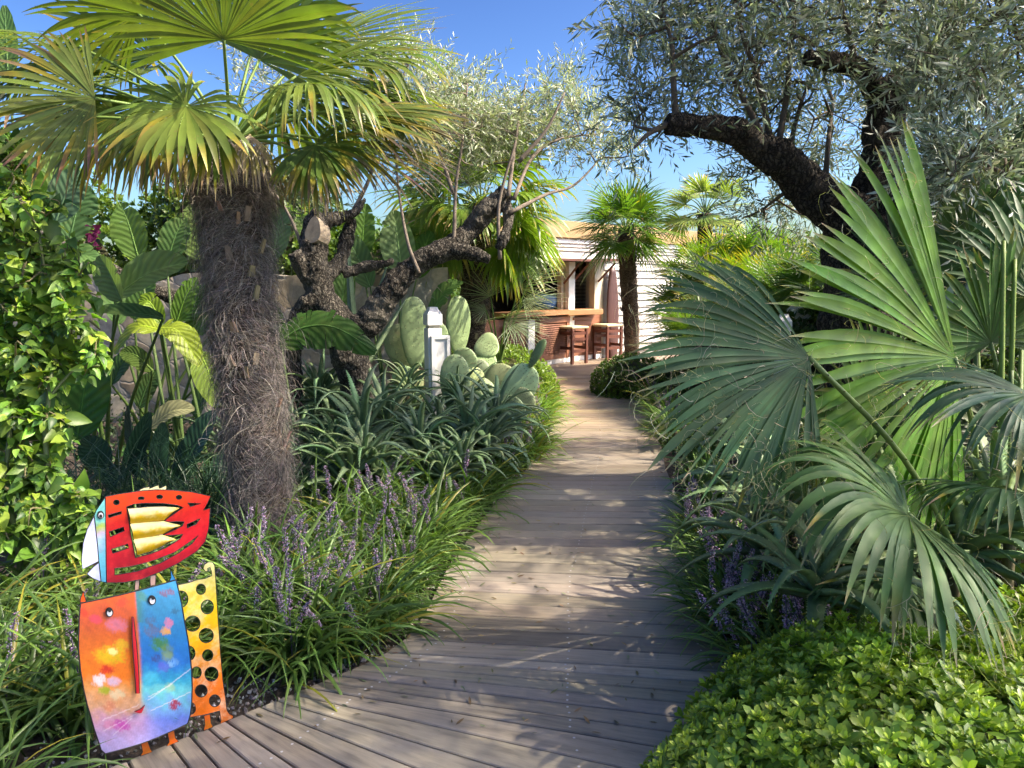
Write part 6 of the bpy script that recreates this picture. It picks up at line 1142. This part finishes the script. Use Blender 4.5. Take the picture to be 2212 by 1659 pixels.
# front sheet of the cat: a bowed painted grid
def cat_front():
    Lp = np.array([(135, 352), (118, 470), (108, 600), (104, 700), (115, 850), (140, 1000), (168, 1120), (200, 1220), (235, 1340), (268, 1430), (295, 1510), (330, 1545)], float); Rp = np.array([(893, 168), (925, 350), (940, 480), (960, 600), (975, 720), (990, 860), (1000, 1000), (1003, 1150), (999, 1230), (985, 1300), (975, 1310)], float)
    def par(Q, n):
        s = np.concatenate([[0], np.cumsum(np.linalg.norm(np.diff(Q, axis=0), axis=1))]); s /= s[-1]; t = np.linspace(0, 1, n); return np.stack([np.interp(t, s, Q[:, 0]), np.interp(t, s, Q[:, 1])], 1)
    n, k = 150, 100; A = par(Lp, n); B = par(Rp, n); s = np.linspace(0, 1, k); G = A[:, None]*(1-s)[None, :, None]+B[:, None]*s[None, :, None]
    t = np.linspace(0, 1, n); G[..., 1] += (np.sin(PI*s)*14)[None]*np.clip(t-.8, 0, 1)[:, None]*5*.6
    loc = np.array([[c4(G[i, j, 0], G[i, j, 1], .02) for j in range(k)] for i in range(n)]); bow = .035*np.sin(PI*t)[:, None]*np.ones(k)[None]+.012*np.sin(PI*s)[None]
    V = np.concatenate([loc, (.02+bow)[..., None]], -1); V2 = V.copy(); V2[..., 2] -= .004
    X, Y = G[..., 0], G[..., 1]; q = np.stack([X, Y, 0*X], -1); w1 = nz(q, .018, 1); w2 = nz(q, .05, 2); w3 = nz(q, .12, 5)
    def ramp(st):
        y = Y+w1*55+w2*18; st = sorted(st, key=lambda z: z[0]); ys = [a for a, _ in st]; cs = np.array([lin(*b) for _, b in st]); return np.stack([np.interp(y, ys, cs[:, i]) for i in range(3)], -1)
    orr = ramp([(280, (238, 95, 15)), (450, (200, 80, 30)), (620, (205, 95, 25)), (860, (235, 120, 30)), (1000, (225, 150, 80)), (1130, (215, 160, 120)), (1250, (205, 150, 175)), (1500, (180, 165, 215))])
    bl = ramp([(180, (45, 150, 195)), (400, (35, 130, 170)), (600, (20, 115, 175)), (780, (15, 105, 180)), (930, (40, 160, 190)), (1050, (100, 195, 200)), (1140, (110, 165, 215)), (1260, (100, 130, 215)), (1450, (150, 155, 225))])
    edge = np.interp(Y, [250, 1080, 1250, 1540], [560, 590, 640, 660]); wd = np.interp(Y, [250, 1050, 1300, 1500], [6, 12, 90, 120]); f = 1/(1+np.exp(-(X-edge)/(wd/2+w2*2))); C = orr*(1-f[..., None])+bl*f[..., None]
    tl = np.exp(-((X-580)/35)**2)*(X > 562)*(Y < 480); C = C*(1-.6*tl[..., None])+lin(60, 120, 90)*.6*tl[..., None]
    for (cx, cy, rx, ry, col, a, sh) in ((245, 465, 50, 38, (225, 60, 90), .7, 1), (455, 330, 45, 35, (225, 60, 40), .6, 1), (400, 500, 85, 55, (205, 110, 130), .8, 1), (160, 420, 30, 40, (215, 40, 20), .6, 1), (345, 730, 125, 70, (215, 175, 25), .95, 1), (430, 650, 60, 45, (215, 180, 30), .7, 1), (365, 700, 38, 26, (235, 230, 140), .9, 2), (315, 840, 55, 38, (205, 40, 30), .9, 1), (505, 720, 40, 50, (245, 120, 10), .6, 1), (258, 925, 48, 46, (240, 225, 225), .85, 2), (370, 930, 50, 38, (215, 190, 215), .8, 1), (300, 1005, 50, 34, (160, 170, 40), .9, 1), (395, 1035, 58, 40, (225, 205, 160), .75, 2), (345, 1130, 45, 40, (215, 120, 90), .6, 2), (540, 960, 40, 60, (245, 170, 90), .6, 1), (440, 1290, 75, 52, (205, 70, 170), .85, 1), (350, 1290, 50, 40, (225, 130, 160), .6, 1), (560, 1230, 70, 40, (200, 170, 210), .5, 1), (735, 640, 75, 60, (60, 125, 60), .9, 1), (790, 700, 55, 60, (110, 140, 60), .6, 1), (785, 545, 36, 30, (225, 160, 60), .9, 2), (808, 490, 34, 40, (215, 120, 150), .8, 2), (795, 740, 40, 40, (120, 150, 110), .7, 1), (680, 540, 60, 45, (110, 90, 110), .5, 3), (665, 470, 40, 30, (90, 80, 90), .4, 3), (810, 262, 55, 24, (150, 80, 100), .7, 3), (870, 400, 30, 20, (40, 70, 90), .5, 3), (705, 750, 34, 28, (60, 70, 120), .7, 3), (760, 820, 55, 45, (90, 95, 190), .7, 1), (840, 790, 40, 30, (130, 180, 215), .7, 3), (815, 985, 50, 40, (150, 200, 160), .8, 1), (862, 1130, 42, 42, (160, 30, 60), .95, 3), (620, 290, 40, 40, (80, 140, 100), .6, 1), (650, 900, 60, 50, (70, 185, 200), .6, 1), (720, 1000, 80, 50, (120, 210, 200), .5, 1), (880, 800, 50, 80, (40, 130, 210), .4, 1)):
        dx = (X-cx)/rx; dy = (Y-cy)/ry; e = dx*dx+dy*dy+ (w2*.5+w3*.45*sh)*1.0; g = a*np.clip(1.25-e, 0, 1)**(.8 if sh == 1 else .5); C = C*(1-g[..., None])+lin(*col)*g[..., None]
    C = C*(1+.10*w3+.06*w2)[..., None]
    for (xa, ya, xb, yb) in ((290, 1250, 570, 1120), (300, 1345, 560, 1190), (380, 1380, 520, 1230), (640, 1085, 1000, 830), (670, 1170, 990, 1030), (640, 1060, 830, 960)):
        L_ = math.hypot(xb-xa, yb-ya); u = ((X-xa)*(xb-xa)+(Y-ya)*(yb-ya))/L_; v = np.abs((X-xa)*(yb-ya)-(Y-ya)*(xb-xa))/L_; g = .5*(v < 3.6)*(u > 0)*(u < L_); C = C*(1-g[..., None])+lin(240, 225, 225)*g[..., None]
    idx = np.arange(n*k).reshape(n, k); f = np.stack([idx[1:, :-1], idx[1:, 1:], idx[:-1, 1:], idx[:-1, :-1]], -1).reshape(-1, 4); mb = MB(); mb.add(V.reshape(-1, 3), [f], np.clip(C, .005, .9).reshape(-1, 3)); mb.add(V2.reshape(-1, 3), [f[:, ::-1]], (.03, .03, .03))
    rg = np.concatenate([V[0], V[1:, -1], V[-1, ::-1][1:], V[::-1, 0][1:]]); o = mb.build('face', CP, sculpt); e = MB(); e.add(*tube(rg, .0022, 5, False)); e.build('edge', M['black'], o); return o
def mk():
    m = NT('brushed_paint'); a = m.attr('col'); o = m.obj(); n1 = m.noise(o, 60, 8, .75); n2 = m.noise(o, 22, 6, .7); c = m.mul(a.outputs[0], m.mapr(n1.outputs[0], .3, .7, .84, 1.12)); c = m.mix(m.mapr(n2.outputs[0], .6, .75, 0, .18), c, (.25, .22, .2))
    m.l(c, m.p.inputs['Base Color']); m.p.inputs['Roughness'].default_value = .38; m.bump(n1.outputs[0], .12, .002); return m.m
CP = mk(); face = cat_front()
zf = .062
plate('ear', [loop(c4, [(135, 352), (140, 320), (160, 262), (172, 300), (184, 342), (165, 350)], .03)], .0215, paint('orange_ear', lin(235, 85, 20), .4), sculpt)
plate('ear', [loop(c4, [(845, 181), (858, 150), (851, 84), (872, 130), (893, 170)], .03)], .0215, paint('blue_ear', lin(40, 140, 195), .4), sculpt)
def zface(y): return .02+.035*math.sin(PI*min(max((y-250)/1200, 0), 1))+.012
def onface(name, L, col, th, par, dz=.0, fn=c4):
    y = np.mean([q[1] for q in L]); return plate(name, [loop(fn, L, zface(y))], zface(y)+dz, paint(name+'_paint', lin(*col), .4), par, th, False)
def eye(cx, cy, rx, ry, px_, py_, z, fn=c4, par=None, prx=11, pry=12):
    E = [(cx+rx*math.cos(a), cy+ry*math.sin(a)) for a in np.linspace(0, 2*PI, 22)[:-1]]; o = plate('eye', [loop(fn, E, z)], z, M['black'], par, .004, False)
    E = [(cx+rx*.68*math.cos(a), cy+ry*.06+ry*.68*math.sin(a)) for a in np.linspace(0, 2*PI, 22)[:-1]]; plate('eyeball', [loop(fn, E, z)], z+.0035, paint('eye_white', (.75, .75, .72), .4), o, .002, False)
    E = [(px_+prx*math.cos(a), py_+pry*math.sin(a)) for a in np.linspace(0, 2*PI, 16)[:-1]]; plate('pupil', [loop(fn, E, z)], z+.0055, M['black'], o, .002, False)
eye(363, 424, 31, 38, 362, 404, zface(380)+.004, par=face, prx=14, pry=16); eye(701, 328, 31, 38, 705, 306, zface(330)+.004, par=face, prx=14, pry=16)
# nose strip follows the bow
mb = MB(); nl = np.array([(543, 460), (543, 560), (545, 650), (552, 750), (560, 850), (568, 960), (574, 1066)], float); nr_ = np.array([(556, 468), (565, 560), (576, 650), (585, 750), (592, 850), (598, 960), (600, 1066)], float)
Q = []
for a, b in zip(nl, nr_):
    yy = a[1]; z = .036+.035*math.sin(PI*min(max((yy-265)/1210, 0), 1))+.008; A = c4(a[0], a[1], z); B = c4(b[0], b[1], z); Q += [[*A, z], [(A[0]+B[0])/2, (A[1]+B[1])/2, z+.005], [*B, z]]
f = []
for i in range(6): b = i*3; f += [[b+3, b+4, b+1, b], [b+4, b+5, b+2, b+1]]
mb.add(Q, [np.array(f)]); o = mb.build('nose', paint('nose_paint', lin(205, 25, 40), .4, .15), face); Qa = np.array(Q); e = MB(); e.add(*tube(np.concatenate([Qa[0::3], Qa[2::3][::-1], Qa[:1]]), .0018, 5, False)); e.build('edge', M['black'], o)
onface('mouth', [(555, 1198), (600, 1180), (636, 1148), (610, 1206), (594, 1211)], (190, 30, 45), .005, face, .012)

# the bird
m_r = rampmat('red_paint', [(zt(c3, 1225), lin(150, 10, 35)), (zt(c3, 900), lin(190, 15, 35)), (zt(c3, 600), lin(205, 30, 25)), (zt(c3, 420), lin(235, 60, 15)), (zt(c3, 220), lin(225, 70, 25))], 13, lin(235, 60, 60), .4)
z0 = -.0
body = [(455, 290), (600, 262), (810, 230), (1000, 216), (1200, 221), (1400, 240), (1600, 285), (1565, 360), (1522, 438), (1596, 415), (1585, 560), (1578, 640), (1540, 780), (1450, 885), (1250, 1015), (1050, 1110), (850, 1190), (650, 1225), (468, 1226), (462, 800)]
holes = [[(685, 400), (760, 372), (870, 362), (1080, 363), (1240, 383), (1303, 408), (1200, 480), (1095, 552), (1160, 566), (1230, 560), (1315, 562), (1290, 612), (1200, 655), (1083, 708), (1150, 712), (1300, 700), (1270, 748), (1110, 850), (950, 910), (780, 957), (735, 720)], [(555, 1070), (700, 1055), (850, 1022), (1000, 978), (1200, 900), (1350, 800), (1470, 708), (1400, 800), (1250, 905), (1050, 1015), (800, 1102), (555, 1145)], [(1352, 358), (1490, 366), (1380, 400)], [(485, 490), (630, 450), (632, 476), (492, 520)], [(498, 670), (655, 620), (662, 662), (505, 728)], [(522, 862), (700, 805), (710, 848), (535, 908)], [(1345, 590), (1490, 528), (1440, 592), (1345, 632)]]
bo = plate('bird_body', [loop(c3, body, z0)]+[loop(c3, h, z0) for h in holes]+[ellp(c3, *q, z0, 14) for q in ((575, 352, 32, 28), (845, 307, 33, 17), (1045, 292, 33, 21), (1256, 297, 31, 24))], z0, m_r, sculpt)
m_h = rampmat('turquoise_paint', [(zt(c3, 1200), lin(70, 160, 190)), (zt(c3, 850), lin(90, 175, 195)), (zt(c3, 690), lin(190, 170, 190)), (zt(c3, 590), lin(170, 190, 60)), (zt(c3, 520), lin(120, 205, 190)), (zt(c3, 290), lin(115, 205, 200))], 18, lin(90, 130, 160), .35)
hd = plate('bird_head', [loop(c3, [(453, 296), (457, 500), (459, 800), (466, 1224), (408, 1215), (396, 1100), (384, 990), (366, 780), (346, 600), (333, 495), (355, 440), (392, 385)], .001)], .001, m_h, sculpt)
m_b = rampmat('lavender_paint', [(zt(c3, 1200), lin(185, 195, 235)), (zt(c3, 500), lin(205, 210, 240))], 16, lin(160, 165, 220), .4)
plate('beak', [loop(c3, [(331, 500), (344, 602), (364, 782), (382, 992), (300, 1035), (205, 1078), (195, 980), (212, 800), (255, 650)], .001)], .001, m_b, sculpt)
plate('beak', [loop(c3, [(384, 1006), (394, 1102), (405, 1214), (318, 1180), (254, 1132), (320, 1060)], .001)], .001, m_b, sculpt)
plate('crest', [loop(c3, [(803, 229), (870, 195), (938, 180), (932, 202), (1032, 164), (1042, 199), (1118, 170), (1115, 217), (1000, 213)], -.006)], -.006, rampmat('cream_paint_mottled', [(.0, lin(240, 220, 120)), (1.2, lin(245, 235, 180))], 30, lin(220, 200, 90), .5), sculpt)
for L in ([(942, 1150), (1005, 1143), (1000, 1250), (944, 1262)], [(780, 1205), (826, 1196), (820, 1300), (774, 1310)]):
    plate('bird_leg', [loop(c3, L, -.008)], -.008, paint('rusty_pink', lin(205, 165, 145), .6, .25), sculpt)
eye(403, 490, 38, 44, 402, 500, .005, c3, hd, 17, 19)
def wing():
    top = [[(705, 425), (950, 402), (1100, 400), (1255, 415)], [(730, 592), (900, 575), (1100, 562), (1268, 605)], [(765, 762), (900, 742), (1085, 712), (1216, 755)]]; bot = [[(730, 592), (900, 575), (1100, 556), (1255, 415)], [(765, 762), (900, 742), (1085, 706), (1268, 605)], [(805, 935), (950, 895), (1090, 830), (1216, 755)]]
    mb = MB(); n, k = 40, 14
    for a, b in zip(top, bot):
        A = smooth_path([[x, y, 0] for x, y in a], n)[:, :2]; B = smooth_path([[x, y, 0] for x, y in b], n)[:, :2]
        if True:
            t = np.linspace(0, 1, n)[:, None]; A = np.stack([np.interp(t[:, 0], np.linspace(0, 1, 4), np.array(a)[:, i]) for i in (0, 1)], 1); B = np.stack([np.interp(t[:, 0], np.linspace(0, 1, 4), np.array(b)[:, i]) for i in (0, 1)], 1)
        s = np.linspace(0, 1, k); G = A[:, None]*(1-s)[None, :, None]+B[:, None]*s[None, :, None]; z = .004+.014*np.sin(PI*s)[None]*np.ones((n, 1)); V = np.array([[[*c3(G[i, j, 0], G[i, j, 1], .01), z[i, j]] for j in range(k)] for i in range(n)])
        q = np.stack([G[..., 0], G[..., 1], 0*z], -1); w = nz(q, .03, 3)*.5+nz(q, .09, 4)*.3; f_ = np.clip((s[None]-.26+w*.45)*2.6, 0, 1)[..., None]; C = lin(232, 212, 130)*(1-f_)+lin(205, 165, 10)*f_
        idx = np.arange(n*k).reshape(n, k); f = np.stack([idx[:-1, :-1], idx[:-1, 1:], idx[1:, 1:], idx[1:, :-1]], -1).reshape(-1, 4); mb.add(V.reshape(-1, 3), [f], C.reshape(-1, 3))
    o = mb.build('wing', CP, sculpt)
    L = [(705, 425), (950, 402), (1100, 400), (1255, 415), (1100, 558), (1268, 605), (1085, 709), (1216, 755), (1090, 830), (950, 895), (805, 935), (765, 762), (730, 592), (705, 425)]
    e = MB(); e.add(*tube(np.array([[*c3(x, y, .004), .004] for x, y in L]), .0018, 5, False)); e.build('edge', M['black'], o)
wing()
